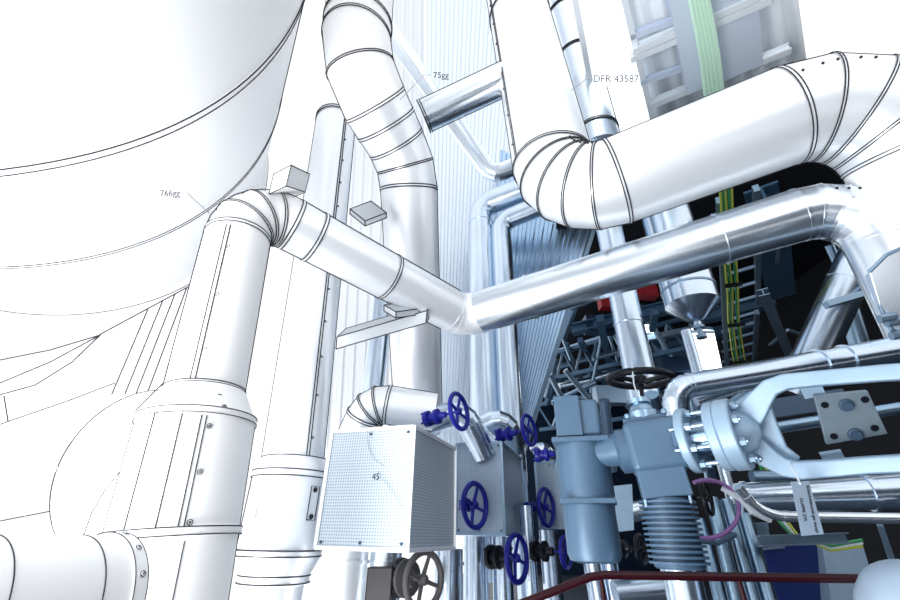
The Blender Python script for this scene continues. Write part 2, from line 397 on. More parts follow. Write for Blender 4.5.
def hit(px, py, o, d, Rr):
    r_ = ray(px, py); a = r_ - d * r_.dot(d); b_ = (CAM - o) - d * (CAM - o).dot(d)
    A_ = a.dot(a); B_ = 2 * a.dot(b_); C__ = b_.dot(b_) - Rr * Rr; return (-B_ - math.sqrt(max(0, B_ * B_ - 4 * A_ * C__))) / (2 * A_)
tt_ = min(hit(x_, y_, to, td, TR) for x_, y_ in ((158, 190), (182, 190), (182, 200), (158, 200))) - .03
lm = MB(); wire(lm, [P(181, 193, tt_), P(187, 193, tt_), P(209, 213, hit(209, 213, to, td, TR) - .02)], 0.8); lm.build('leader_line', M['greyink'], tank)
lettering('766gg', P(160, 196, tt_), _r, _u, 8.5 * tt_ / FOC, M['ink'], tank, 'note_lettering')

# white panels and corrugated skirt below the tank
pan = thing('slatted_skirt', 'white slatted skirt panel hanging below the huge tank', 'panel', PY(150, 380, 6))
top = [(100, 335), (198, 282)]; bot = [(60, 430), (160, 420)]
q = [PY(100, 335, 6.0), PY(200, 281, 6.0), PY(152, 440, 6.0), PY(40, 440, 6.0), PY(-10, 428, 6.0), PY(-10, 385, 6)]
MB().prism(q, (-.02, .12, 0)).build('panel', M['white'], pan)
b = MB(); e_ = Vector((0, -.012, 0))
for (x0, y0, x1, y1) in ((148, 310, 112, 395), (163, 301, 125, 395), (175, 295, 136, 395), (187, 288, 147, 395), (196, 284, 160, 395), (199, 300, 172, 395)):
    wire(b, [PY(x0, y0, 6) + e_, PY(x1, y1, 6) + e_], .9)
wire(b, [PY(100, 335, 6) + e_, PY(200, 281, 6) + e_], 1)
b.build('slat_edge', M['ink'], pan)
b = MB(); wire(b, [PY(100, 335, 5.98), PY(72, 362, 5.98), PY(35, 385, 5.98), PY(-5, 396, 5.98)], 1); wire(b, [PY(100, 335, 5.98), PY(50, 362, 5.98), PY(-5, 385, 5.98)], 1)
wire(b, [PY(100, 335, 5.98), PY(50, 350, 5.98), PY(-5, 361, 5.98)], 1); wire(b, [PY(115, 383, 5.9), PY(70, 400, 5.9), PY(-5, 426, 5.9)], 1); wire(b, [PY(4, 396, 5.9), PY(8, 421, 5.9)], 1)
b.build('edge_line', M['ink'], pan)

# egg shaped vessel
vc = P(142, 472, 4.6)
ves = thing('domed_vessel', 'white egg shaped vessel behind the lower left pipe body', 'vessel', vc)
MB().sphere(vc, 1.0, 48, sq=(.70, .70, .88)).build('shell', M['white'], ves)
b = MB(); v = (CAM - vc).normalized(); aa = v.cross(Vector((0, 0, 1))).normalized(); bb = aa.cross(v)
wire(b, [vc + (aa * math.cos(t) * .70 + bb * math.sin(t) * .865) + v * .10 for t in [2 * PI * i / 60 for i in range(61)]]); b.build('outline', M['ink'], ves)
b = MB(); wire(b, [P(122, 469, 3.78), P(105, 490, 3.75), P(92, 512, 3.75), P(82, 540, 3.78)]); b.build('seam_line', M['ink'], ves)
b = MB(); wire(b, [P(-5, 522, 4.4), P(62, 509, 4.4)]); b.build('support_line', M['ink'], ves)
b = MB(); c_ = P(115, 548, 3.5)
wire(b, [P(22 + 0, 537, 3.5), P(26, 512, 3.5), P(38, 490, 3.5), P(56, 471, 3.5), P(80, 460, 3.5), P(102, 457, 3.5), P(125, 460, 3.5)], .5); b.build('dimension_arc', M['greyink'], ves)
lettering('196', P(51, 475, 3.5), _r + _u * .9, _u - _r * .9, 0.06, M['greyink'], ves, 'note_lettering')

# horizontal drum, bottom left
dx = Vector((.36, .93, 0)).normalized(); dc = P(92, 616, 1.58) - dx * .31; dc.z = 1.6 - .245
drum = thing('flanged_drum', 'white horizontal drum with bolted flange in the lower left corner', 'drum', dc)
Rd = .222
b = MB().lathe(dc, dx, [(.02, -.36), (Rd * .45, -.34), (Rd * .75, -.29), (Rd * .93, -.22), (Rd, -.15), (Rd, .30)], 72, sm=True)
b.build('shell', M['white'], drum)
b = MB().lathe(dc, dx, [(Rd, .27), (Rd + .012, .27), (Rd + .012, .32), (Rd - .02, .32)], 72)
b.ring(dc + dx * .27, dx, Rd + .013, LW(dc), 90, 5, 1); b.ring(dc + dx * .32, dx, Rd + .013, LW(dc), 90, 5, 1)
b.build('flange', [M['white'], M['ink']], drum)
b = MB()
for h in (-.10, .17): b.ring(dc + dx * h, dx, Rd + .003, LW(dc), 90, 5)
b.build('seam_line', M['ink'], drum)
for i in range(14):
    t = 2 * PI * i / 14; _, a, c = frame(dx)
    e = a * math.cos(t) + c * math.sin(t); pb = dc + dx * .295 + e * (Rd + .012)
    b = MB().lathe(pb, e, [(.010, 0), (.010, .005), (.006, .008)], 10); b.ring(pb + e * .005, e, .010, LW(pb, .8), 12, 4, 1); b.ring(pb + e * .008, e, .004, LW(pb, .8), 10, 4, 1)
    b.build('bolt', [M['white'], M['ink']], drum)

# ================================================================== BIG PIPES
# D : vertical riveted pipe behind the elbow
pD0, pD1 = vert(288, 500, 4.45, 1.5, 10.5)
c = pD0
_b = PY(288, 500, c.y); _t = PY(336, 122, c.y); dD = (_t - _b) / (_t.z - _b.z)
def axD(z): return _b + dD * (z - _b.z)
c = axD(1.8)
zt = 2.0
D = pipeline('riveted_riser', 'tall pale riser with riveted lap seam behind the jointed elbow', 'pipe', [axD(2.25), axD(_t.z)], .32, (), 6, 'pale', True,
             seams=[(0, 0.0, 1.0, .45, 12)], outline=True)
b = MB(); band(b, _t, dD, .32, .05, True); b.lathe(_t, dD, [(.28, 0), (.28, 3.5)], 40, sm=True); b.build('upper_section', [M['pale'], M['ink']], D)
b = MB().lathe((c.x, c.y, 0), (0, 0, 1), [(.345, 2.30), (.41, 2.16), (.41, 2.10), (.395, 2.10), (.395, 1.42)], 56, sm=False)
b.lathe((c.x, c.y, 0), (0, 0, 1), [(.40, 1.45), (.41, 1.44), (.41, 1.40), (.33, 1.24), (.33, 1.18), (.29, 1.16), (.27, .6)], 56)
for r_, z_ in ((.345, 2.30), (.412, 2.16), (.412, 2.10), (.412, 1.45), (.412, 1.40), (.335, 1.24), (.335, 1.18)): b.ring((c.x, c.y, z_), (0, 0, 1), r_, LW(c), 64, 5, 1)
b.build('insulated_body', [M['pale'], M['ink']], D)
v = (CAM - c); v.z = 0; v.normalize(); wv = Vector((0, 0, 1)).cross(v)
def onD(ang, z, r): n_ = v * math.cos(ang) + wv * math.sin(ang); return Vector((c.x, c.y, z)) + n_ * r, n_
p_, n_ = onD(.62, 1.86, .397); b = MB(); t_ = Vector((0, 0, 1)).cross(n_)
b.prism([p_ + t_ * -.05 + Vector((0, 0, -.15)), p_ + t_ * .05 + Vector((0, 0, -.15)), p_ + t_ * .05 + Vector((0, 0, .15)), p_ + t_ * -.05 + Vector((0, 0, .15))], n_ * .008)
cs = [p_ + n_ * .01 + t_ * a + Vector((0, 0, z_)) for a, z_ in ((-.05, -.15), (.05, -.15), (.05, .15), (-.05, .15), (-.05, -.15))]; wire(b, cs, 1, 1); b.build('latch_plate', [M['pale'], M['ink']], D)
for z_ in (-.12, .12):
    b = MB(); b.ring(p_ + n_ * .012 + Vector((0, 0, z_)), n_, .02, LW(p_), 16, 4); b.ring(p_ + n_ * .012 + Vector((0, 0, z_)), n_, .008, LW(p_), 12, 4); b.build('rivet', M['ink'], D)
b = MB()
for s_ in (-1, 1):
    th = math.acos(.40 / (CAM - c).length) * s_; pts = [onD(th, z_, .40)[0] for z_ in (2.1, 1.8, 1.45)]; wire(b, pts)
b.build('outline', M['ink'], D)
b = MB(); pts = [onD(-.75, z_, .40)[0] for z_ in (2.07, 1.48)]; wire(b, pts, .6); b.build('dimension_line', M['greyink'], D)
pp_, n_ = onD(-.72, 1.70, .402); lettering('28.30', pp_, Vector((0, 0, 1)), -Vector((0, 0, 1)).cross(n_), .05, M['greyink'], D, 'note_lettering')

# A : jointed pipe, riser + elbow + two legs
_T = P(233, 262, 3.5); _B = P(172, 545, 2.52); dA = (_T - _B) / (_T.z - _B.z); OA = _B - dA * _B.z
Ax, Ay = _T.x, _T.y; A0 = _B; cor = PY(240, 200, Ay); zc = cor.z
def axA(z): return OA + dA * z
J = P(464, 317, 5.15); K_ = P(858, 197, 3.80); L_ = P(935, 345, 3.3)
A = pipeline('jointed_pipe', 'long jointed pipe rising left, bending over and crossing the picture to the right', 'pipe',
    [axA(2.4), axA(zc), J, K_, L_], [.25, .25, .25, .25, .25], [.36, .30, .42], [4, 4, 5], ['white', 'pale', 'bright', 'bright'], True,
    bands=[(0, .02), (1, .12), (1, .55), (2, .2), (2, .80)], gore_bands=True, bw=.03, outline=False, ink_until=2, seams=[(0, .04, .96, -.35, 3)], elbow_m=None)
# outlines only on the drawn half
def outline(parent, pts, r, sides=(-1, 1), m='ink', k=1.0):
    pts = [Vector(p) for p in pts]
    for side in sides:
        pp = []
        for i, p in enumerate(pts):
            a = pts[max(0, i - 1)]; b2 = pts[min(len(pts) - 1, i + 1)]; d = (b2 - a).normalized()
            rr = r[i] if isinstance(r, (list, tuple)) else r
            vv = CAM - p; vv -= d * vv.dot(d); D_ = vv.length; vv.normalize(); w_ = d.cross(vv); th = math.acos(min(.98, rr / D_)) * side
            pp.append(p + (vv * math.cos(th) + w_ * math.sin(th)) * (rr + .003))
        wire(MB(), pp, k).build('outline', M[m], parent)
sp = fillet([axA(2.4), axA(zc), J], [.36], 8)
ap = [sp[0][1][0], sp[0][1][0].lerp(sp[0][1][1], .5)] + sp[1][1] + [sp[2][1][0].lerp(sp[2][1][1], q) for q in (.2, .4, .6, .8, .9)]
outline(A, ap, .252)
LA = dA.length
b = MB().lathe(OA, dA, [(r_, z_ * LA) for r_, z_ in ((.35, .5), (.35, 1.56), (.37, 1.56), (.37, 1.60), (.35, 1.60), (.35, 2.22), (.36, 2.22), (.36, 2.26), (.345, 2.27), (.255, 2.46))], 72)
for r_, z_ in ((.372, 1.56), (.372, 1.60), (.362, 2.22), (.362, 2.26), (.26, 2.46)): b.ring(axA(z_) + dA * (z_ * (LA - 1)) * 0, dA, r_, LW(A0), 72, 5, 1)
b.build('insulated_body', [M['white'], M['ink']], A)
c = axA(1.9); v = (CAM - c); v.z = 0; v.normalize(); wv = Vector((0, 0, 1)).cross(v); DA = math.hypot(c.x, c.y)
def onA(ang, z, r): n_ = v * math.cos(ang) + wv * math.sin(ang); return axA(z) + n_ * r, n_
b = MB()
for s_ in (-1, 1):
    th = math.acos(.352 / DA) * s_; wire(b, [onA(th, z_, .353)[0] for z_ in (2.26, 1.9, 1.6, 1.2, .8)]); wire(b, [onA(th, 2.26, .362)[0], onA(th, 2.46, .258)[0]])
for an in (-.75, -.28, .02, .10): wire(b, [onA(an, z_, .353)[0] for z_ in (2.22, 1.60)])
for an in (-.5, .15): wire(b, [onA(an, z_, .353)[0] for z_ in (1.55, .8)])
b.build('outline', M['ink'], A)
for z_ in (2.16, 1.90, 1.64):
    p_, n_ = onA(.17, z_, .352); r_ = MB().lathe(p_, n_, [(.013, 0), (.012, .005), (.004, .007)], 12); r_.ring(p_ + n_ * .005, n_, .014, LW(p_, .8), 14, 4, 1); r_.ring(p_ + n_ * .007, n_, .005, LW(p_, .9), 10, 4, 1); r_.build('rivet', [M['white'], M['ink']], A)
for an, z_ in ((.28, 2.36), (.36, 2.29)):
    p_, n_ = onA(an, z_, .305 if z_ > 2.33 else .345); r_ = MB().ring(p_, n_, .014, LW(p_), 14, 4); r_.ring(p_, n_, .005, LW(p_), 10, 4); r_.build('rivet', M['ink'], A)
for x_ in (837, 849, 860): MB().sphere(P(x_, 188, 3.56), .012, 8).build('rivet', M['ink'], A)
# small bracket box on the elbow
def obox(mb, o, ex, ey, ez): o = Vector(o); ex = Vector(ex); ey = Vector(ey); ez = Vector(ez); return mb.hexa([o, o + ex, o + ex + ey, o + ey, o + ez, o + ex + ez, o + ex + ey + ez, o + ey + ez])
def inkbox(name, label, cat, o, ex, ey, ez, m, parent=None, bevel=0):
    o = Vector(o); root = parent or thing(name, label, cat, o)
    obox(MB(), o, ex, ey, ez).build('body' if not parent else name, M[m], root)
    ex = Vector(ex); ey = Vector(ey); ez = Vector(ez); b = MB()
    for a, d in ((o, ex), (o, ey), (o, ez), (o + ex, ey), (o + ex, ez), (o + ey, ex), (o + ey, ez), (o + ez, ex), (o + ez, ey), (o + ex + ey, ez), (o + ex + ez, ey), (o + ey + ez, ex)): wire(b, [a, a + d])
    b.build('edge_line', M['ink'], root); return root
bo = P(269, 194, 3.75)
inkbox('bracket_box', 'small white box bracket on top of the left elbow', 'bracket', bo, P(286, 186, 3.6) - bo, P(305, 192, 4.15) - P(286, 186, 3.6) , P(274, 174, 3.75) - bo, 'white')
bo = P(336, 349, 4.75)
inkbox('support_bar', 'grey square support bar under the pipe joint', 'bar', bo, P(426, 323, 4.6) - bo, P(345, 340, 5.0) - bo, P(337, 337, 4.75) - bo, 'bar')
bo = P(384, 311, 4.55)
inkbox('pipe_saddle', 'small square saddle plate between pipe and support bar', 'bracket', bo, P(407, 308, 4.75) - bo, P(396, 318, 4.45) - bo, P(384, 305, 4.55) - bo, 'bar')
bo = P(350, 214, 5.3)
inkbox('angle_bracket', 'flat grey angle bracket beside the pale riser top', 'bracket', bo, P(371, 206, 5.3) - bo, P(365, 226, 5.2) - bo, P(350, 209, 5.3) - bo, 'bar')

# B : great duct
Bp = [P(500, -70, 8.3), P(561, 203, 4.62), P(872, 84, 3.75), P(975, 265, 3.45)]
B = pipeline('great_duct', 'widest white duct dropping from the top then sweeping right to a ribbed elbow', 'duct', Bp, [.45, .45, .45, .47], [.55, .70], [5, 4], ['pale', 'pale', 'white'], True,
    gore_bands=True, bw=.028, seams=[(0, .35, 1.0, .95, 8)], outline=True, bands=[(0, .5)], elbow_m=None)
lm = MB(); wire(lm, [P(592, 79, 4.9), P(586, 79, 4.9), P(556, 102, 5.4)], 0.8); lm.build('leader_line', M['greyink'], B)
lettering('DFR 43587', P(593, 82, 4.9), _r, _u, 0.115, M['ink'], B, 'note_lettering')
_sp = fillet([Vector(p) for p in Bp], [.55, .70], [12, 8])[1]; _cc = _sp[1][0].lerp(_sp[1][-1], .5) - (Bp[1] - _sp[1][0].lerp(_sp[1][-1], .5))
for j in range(2, 11):
    p = _sp[1][j]; i_ = (_cc - p); i_ -= _sp[2][j] * i_.dot(_sp[2][j]); i_.normalize(); v_ = CAM - p; v_ -= _sp[2][j] * v_.dot(_sp[2][j]); v_ -= i_ * v_.dot(i_); v_.normalize()
    MB().sphere(p + (i_ * .55 + v_ * .835) * .455, .014, 8).build('rivet', M['ink'], B)
# dotted rivets on the right elbow of the duct
for i, (x, y) in enumerate(((803, 70), (823, 63), (838, 59), (861, 57), (876, 57))):
    p = P(x, y, 3.42); MB().sphere(p, .012, 8).build('rivet', M['ink'], B)
# pipe behind the riser
Bp2 = pipeline('background_duct', 'pale blue duct behind the tall riser beside the skylight', 'duct', [P(552, -40, 8.6), P(600, 150, 6.6)], .33, (), m='bright', ink=True, bands=[(0, .35), (0, .58), (0, .93)], outline=True, skip_out=(1,))

# C : upper left pipe
C_ = pipeline('segmented_pipe', 'segmented pipe descending from the top then kinking into a vertical drop', 'pipe',
    [P(368, -70, 5.9), P(354, 66, 4.95), P(408, 165, 5.6), P(419, 430, 6.0)], [.40, .40, .37, .33], [.8, .95], [2, 2], ['white', 'pale', 'pale'], True, gore_bands=True,
    bands=[(0, .9), (1, .5)], bw=.03, outline=True)
lm = MB(); wire(lm, [P(431, 75, 4.5), P(424, 75, 4.5), P(400, 100, 4.55)], 0.7); lm.build('leader_line', M['greyink'], C_)
lettering('75gg', P(433, 78, 4.5), _r, _u, 0.09, M['ink'], C_, 'note_lettering')
# cross pipe between C and B
pipeline('cross_pipe', 'short pale cross pipe between the segmented pipe and the great duct', 'pipe', [P(423, 117, 6.0), P(510, 76, 5.9)], .22, (), m='bright', ink=True, bands=[(0, .02)], outline=True)
pipeline('bent_pipe', 'thin chrome pipe with a chevron bend behind the cross pipe', 'pipe', [P(388, 30, 7.6), P(492, 176, 7.6), P(560, 148, 7.6)], .16, [.25], 5, 'bright')
# verticals right of / behind C
for (px, py, t, r_, lab, mm) in ((372, 400, 6.3, .16, 'thin chrome riser between the riveted riser and the segmented pipe', 'chrome'), (396, 400, 6.6, .13, 'thinnest pale riser directly left of the vertical drop', 'bright')):
    a, b2 = vert(px, py, t, 0.0, 5.2); pipeline('thin_riser', lab, 'pipe', [a, b2], r_, (), m=mm, outline=False, bands=[(0, .6)])
# E pipes
a, b2 = vert(481, 225, 9.9, 1.0, 0); e1 = PY(478, 206, a.y)
pipeline('chrome_riser', 'left of two tall chrome risers in front of the ribbed cladding', 'pipe', [Vector((a.x, a.y, 1.0)), Vector((a.x, a.y, e1.z)), P(560, 176, 9.4)], .28, [.34], 5, 'chrome', bands=[(0, .3), (0, .97)], group=None)
a, b2 = vert(501, 230, 9.6, 1.0, 0); e1 = PY(501, 222, a.y)
pipeline('chrome_riser', 'right and thinner of two tall chrome risers before the ribbed cladding', 'pipe', [Vector((a.x, a.y, 1.0)), Vector((a.x, a.y, e1.z)), P(565, 196, 9.0)], .225, [.3], 5, 'chrome', bands=[(0, .3)])

# G : ribbed cladding
def ribbed(name, label, c, n, amp, m):
    mb = MB(); a0, a1, b1, b0 = c; nr = (a1 - a0).cross(b0 - a0).normalized()
    if nr.dot(CAM - a0) < 0: nr = -nr
    prof = [(0, 0), (.18, 0), (.32, 1), (.68, 1), (.82, 0)]
    qs = [((i + u_) / n, h) for i in range(n) for u_, h in prof] + [(1, 0)]
    for q, h in qs: mb.v += [a0.lerp(a1, q) + nr * amp * h, b0.lerp(b1, q) + nr * amp * h, a0.lerp(a1, q) - nr * .08, b0.lerp(b1, q) - nr * .08]
    for i in range(len(qs) - 1):
        k_ = 4 * i; mb.face((k_, k_ + 1, k_ + 5, k_ + 4)); mb.face((k_ + 2, k_ + 6, k_ + 7, k_ + 3))
    for i in (0, 4 * (len(qs) - 1)): mb.face((i, i + 2, i + 3, i + 1))
    return tag(mb.build(name, M[m]), label, 'cladding')
ribbed('ribbed_cladding', 'tall pale ribbed cladding wall behind the chrome risers', [P(425, -20, 14), P(560, -20, 14.4), P(500, 470, 10.2), P(425, 470, 10.2)], 15, .06, 'clad')
ribbed('ribbed_cladding', 'pale ribbed cladding bay between the riveted riser and the vertical drop', [P(350, -20, 14.2), P(424, -20, 14.1), P(424, 470, 10.4), P(318, 470, 10.6)], 9, .05, 'panelgrey')
ribbed('ribbed_hopper', 'slanting ribbed hopper side narrowing down to the right', [P(500, 150, 12), P(606, 190, 11), P(524, 450, 9.4), P(490, 450, 9.6)], 11, .06, 'cladblue')
o = MB().bar(P(606, 190, 10.95), P(524, 450, 9.35), .10, .10).build('hopper_edge_trim', M['galv']); tag(o, 'galvanised angle trim along the slanting hopper edge', 'trim')

# ================================================================== BOXES
def vbox(name, label, cat, pts, z0, z1, m, ink=True, holes=True):
    """pts: front-left, front corner, side-back ; vertical prism with UVs"""
    a, c, d = [Vector((p[0], p[1], 0)) for p in pts]; e = a + (d - c)
    root = thing(name, label, cat, (c.x, c.y, z0))
    mb = MB(); b = [a, c, d, e]
    mb.hexa([Vector((p.x, p.y, z0)) for p in b] + [Vector((p.x, p.y, z1)) for p in b])
    o = mb.build('casing', M[m], root)
    uvl = o.data.uv_layers.new(name='UVMap')
    for pl in o.data.polygons:
        n = pl.normal; ta = Vector((0, 0, 1)).cross(n) if abs(n.z) < .9 else Vector((1, 0, 0)); tb = n.cross(ta)
        for li in pl.loop_indices:
            co = o.data.vertices[o.data.loops[li].vertex_index].co; uvl.data[li].uv = (co.dot(ta), co.dot(tb))
    if ink:
        eb = MB()
        for p in b[:3]: eb.bar((p.x, p.y, z0), (p.x, p.y, z1), .03, .03)
        for z_ in (z0, z1):
            eb.bar((a.x, a.y, z_), (c.x, c.y, z_), .03, .03); eb.bar((c.x, c.y, z_), (d.x, d.y, z_), .03, .03)
        eb.build('corner_trim', M['galv'] if ink != 'pale' else M['pale'], root)
        n = (c - a).cross(Vector((0, 0, 1))).normalized(); n = n if n.dot(CAM - c) > 0 else -n
        for u_, z_ in ((.5, z0 + .04), (.5, z1 - .04), (.94, z0 + .04), (.94, z1 - .04), (.06, z0 + .04)):
            p = a.lerp(c, u_) + Vector((0, 0, z_)) + n * .006; MB().lathe(p, n, [(.012, 0), (.012, .006), (.006, .01)], 10).build('screw', M['castdark'], root)
    return root
b1 = vbox('perforated_enclosure', 'large perforated sheet metal enclosure in front of the risers', 'box', [(-1.02, 3.87), (-.277, 3.6), (.085, 4.62)], 1.50, 2.385, 'perf', 'pale')
lettering('45', Vector((-.60, 3.68, 1.98)), Vector((.743, -.27, 0)), (0, 0, 1), .07, M['ink'], b1, 'note_lettering')
lm = MB(); fr_ = lambda s_, z_: Vector((-1.02 + .743 * s_, 3.87 - .27 * s_ - .012, z_)) + Vector((0, -.01, 0))
wire(lm, [fr_(.68, 1.99), fr_(.74, 1.95), fr_(.92, 1.78)], .5); wire(lm, [fr_(.45, 2.38), fr_(.48, 2.24), fr_(.56, 2.14), fr_(.7, 2.08)], .5); lm.build('leader_line', M['greyink'], b1)
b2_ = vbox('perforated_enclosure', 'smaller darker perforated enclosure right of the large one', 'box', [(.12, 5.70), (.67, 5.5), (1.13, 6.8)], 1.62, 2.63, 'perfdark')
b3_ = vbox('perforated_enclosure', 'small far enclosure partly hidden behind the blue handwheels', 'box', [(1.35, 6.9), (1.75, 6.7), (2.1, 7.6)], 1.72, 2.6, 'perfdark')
# pipe stubs on the boxes
pipeline('enclosure_elbow', 'inked elbow rising from the large enclosure top', 'pipe', [P(352, 445, 4.4), P(372, 402, 4.4), P(435, 412, 4.4)], .19, [.22], 3, 'pale', True, gore_bands=True, bw=.025, outline=True)
pipeline('enclosure_elbow', 'glossy elbow between the two large enclosures', 'pipe', [P(425, 425, 5.3), P(462, 408, 5.3), P(484, 455, 5.3)], .15, [.22], 5, 'chrome', gore_bands=True, bw=.02)
pipeline('enclosure_elbow', 'small glossy elbow above the second enclosure', 'pipe', [P(488, 425, 6.6), P(505, 410, 6.6), P(512, 452, 6.6)], .19, [.2], 5, 'chrome', bw=.02)
pipeline('enclosure_elbow', 'small far glossy elbow behind the motor', 'pipe', [P(536, 455, 7.6), P(546, 445, 7.6), P(548, 480, 7.6)], .17, [.1], 5, 'bright', bw=.02)
# cylinders under the boxes
for (px, r_, t, z1, lab, mm) in ((345, .20, 4.0, 1.49, 'pale pipe under the left half of the large enclosure', 'pale'), (385, .15, 4.0, 1.49, 'pipe under the middle of the large enclosure behind the taupe valve', 'bright'), (449, .13, 4.0, 1.49, 'chrome pipe under the right corner of the large enclosure', 'chrome'),
                             (476, .16, 5.4, 1.6, 'chrome pipe under the left side of the second enclosure', 'chrome'), (503, .13, 5.4, 1.6, 'chrome pipe under the front corner of the second enclosure', 'chrome'), (527, .14, 5.8, 1.6, 'chrome pipe under the right side of the second enclosure', 'chrome'),
                             (552, .14, 6.2, 1.7, 'chrome pipe under the far enclosure', 'chrome')):
    p = P(px, 575, t); pipeline('drop_pipe', lab, 'pipe', [Vector((p.x, p.y, .3)), Vector((p.x, p.y, z1))], r_, (), m=mm, bands=[(0, .9)], bw=.025)

# ================================================================== VALVES
def valve(label, c, axis, R, m, stem_len=.5, body=True, spokes=4, spin=.3, thick=.135, body_m=None, name='gate_valve', dish=.0, br=.055):
    c = Vector(c); d, a, b = frame(axis); root = thing(name, label, 'valve', c - d * stem_len)
    rim = MB().ring(c, d, R, R * thick, 40, 10).build('handwheel', M[m], root)
    for i in range(spokes):
        t = spin + 2 * PI * i / spokes; e = a * math.cos(t) + b * math.sin(t)
        MB().tube([c - d * (R * .12), c - d * (R * .06) + e * R * .5, c + e * R], [R * .11, R * .085, R * .08], 8).build('spoke', M[m], rim)
    MB().lathe(c - d * R * .2, d, [(R * .2, 0), (R * .2, R * .28), (R * .1, R * .36)], 14).build('hub', M[m], rim)
    MB().lathe(c, d, [(R * .07, R * .16), (R * .07, -stem_len * .55)], 10, sm=True).build('stem', M[m if m != 'blue' else 'blue'], root)
    if body:
        bm = MB(); L = stem_len
        bm.lathe(c - d * L, d, [(br * .7, 0), (br * 1.3, .01), (br * 1.3, .05), (br * .8, .06), (br * .8, L * .3), (br * 1.25, L * .3 + .01), (br * 1.25, L * .3 + .04), (br * .6, L * .3 + .06), (br * .5, L * .62), (br * .3, L * .64)], 18)
        bm.build('bonnet', M[body_m or m], root)
        for i in range(4):
            t = PI / 4 + PI / 2 * i; e = a * math.cos(t) + b * math.sin(t)
            MB().lathe(c - d * L + d * (-.0) + e * br * 1.1, d, [(br * .16, -.015), (br * .16, .075)], 6).build('bolt', M[body_m or m], root)
    return root
valve('upper blue handwheel beside the large enclosure top', P(459, 411, 3.75), (.85, -.52, .1), .155, 'blue', .36)
valve('blue handwheel above the second enclosure', P(529, 430, 5.2), (.80, -.6, .05), .175, 'blue', .44, br=.07)
valve('blue handwheel on the front face of the second enclosure', P(475, 505, 4.8), (.78, -.62, .0), .225, 'blue', .18)
valve('dark valve with blue rimmed handwheel below the second enclosure', P(517, 558, 4.9), (.80, -.6, 0), .235, 'blue', .38, body_m='black', br=.1)
valve('blue handwheel left of the grey motor by the far enclosure', P(546, 507, 5.9), (.80, -.6, 0), .23, 'blue', .32)
valve('dark valve with blue handwheel below left of the grey motor', P(566, 552, 5.0), (.80, -.6, 0), .16, 'blue', .42, body_m='black', br=.09)
valve('blue spindle valve poking out left of the grey motor', P(566, 452, 4.6), (.9, -.4, .05), .09, 'blue', .34, br=.06)
valve('taupe valve with inked handwheel under the large enclosure', P(424, 580, 3.35), (.72, -.7, 0), .19, 'brown', .32, body_m='brown', br=.11)
valve('small dark handwheel below the gearbox', P(641, 549, 4.4), (.7, -.7, 0), .13, 'black', .3, br=.07)
valve('small black handwheel right of the finned cylinder', P(707, 497, 3.15), (.75, -.66, 0), .115, 'black', .2, br=.05)
valve('tiny dark handwheel left of the finned cylinder', P(622, 545, 5.0), (.85, -.5, 0), .11, 'black', .3, br=.06)
hw = valve('large black horizontal handwheel above the gearbox', P(640, 379, 4.0), (.05, -.06, 1), .275, 'black', .30, spokes=3, thick=.12, body=False)
for lab, px, py, t, dd in (('steel stub pipe carrying the dark valve below left of the motor', 566, 552, 5.0, Vector((.80, -.6, 0)) * .42), ('steel stub pipe carrying the dark handwheel below the gearbox', 641, 549, 4.4, Vector((.7, -.7, 0)) * .3), ('steel stub pipe carrying the tiny handwheel left of the finned cylinder', 622, 545, 5.0, Vector((.85, -.5, 0)) * .3)):
    p = P(px, py, t) - dd - dd.normalized() * .07
    pipeline('stub_pipe', lab, 'pipe', [Vector((p.x, p.y, 0)), p + Vector((0, 0, .5))], .085, (), m='chrome')
# cable tie hanging from the wheel
b = MB(); b.tube([P(632, 366, 3.8), P(634, 385, 3.72), P(640, 400, 3.6), P(645, 430, 3.0)], .006, 6); o = b.build('cable_tie', M['whitecable']); tag(o, 'white cable tie hanging from the horizontal black handwheel', 'cable tie')
# brown boxy body under the enclosure
bo = P(368, 568, 3.5)
inkbox('limit_switch', 'taupe ribbed switch box under the large enclosure', 'switch box', bo - Vector((0, 0, .3)), P(392, 568, 3.45) - bo, Vector((.03, .15, 0)), (0, 0, .3), 'brown')

# ================================================================== MOTOR + GEARBOX
mc = P(592, 535, 2.72); mx, my = mc.x, mc.y
def zat(px, py): return PY(px, py, my).z
mot = thing('electric_actuator', 'blue grey motor drive with ribbed head left of the gearbox', 'motor', (mx, my, zat(594, 565)))
z0 = zat(594, 563); zb = zat(590, 505); zt_ = zat(585, 446); ztop = zat(578, 402)
MB().lathe((mx, my, 0), (0, 0, 1), [(.11, z0 + .0), (.150, z0 + .012), (.165, z0 + .05), (.165, zb)], 48, sm=True).build('motor_can', M['cast'], mot)
MB().lathe((mx, my, 0), (0, 0, 1), [(.165, zb), (.182, zb), (.182, zb + .022), (.168, zb + .03), (.168, zt_), ], 48).build('stator_housing', M['cast'], mot)
o = MB(); fwd = Vector((-mx, -my, 0)).normalized(); sd_ = Vector((0, 0, 1)).cross(fwd)
def mbox(mb, cx, cy, w, d_, za, zb_, ):
    p = Vector((mx, my, 0)) + sd_ * cx + fwd * cy
    return mb.hexa([p + sd_ * (a * w / 2) + fwd * (b_ * d_ / 2) + Vector((0, 0, z_)) for z_ in (za, zb_) for a, b_ in ((-1, 1), (1, 1), (1, -1), (-1, -1))])
mbox(MB(), 0, 0, .37, .36, zt_, zt_ + .035).build('head_flange', M['cast'], mot, .008)
mbox(MB(), -.0, 0, .30, .30, zt_ + .035, ztop - .02).build('terminal_head', M['cast'], mot, .03)
mbox(MB(), -.06, .165, .17, .03, zt_ + .04, ztop - .0).build('terminal_cover', M['cast'], mot, .006)
mbox(MB(), 0, .165, .34, .03, zb + .0, zb + .03).build('mount_rib', M['cast'], mot, .005)
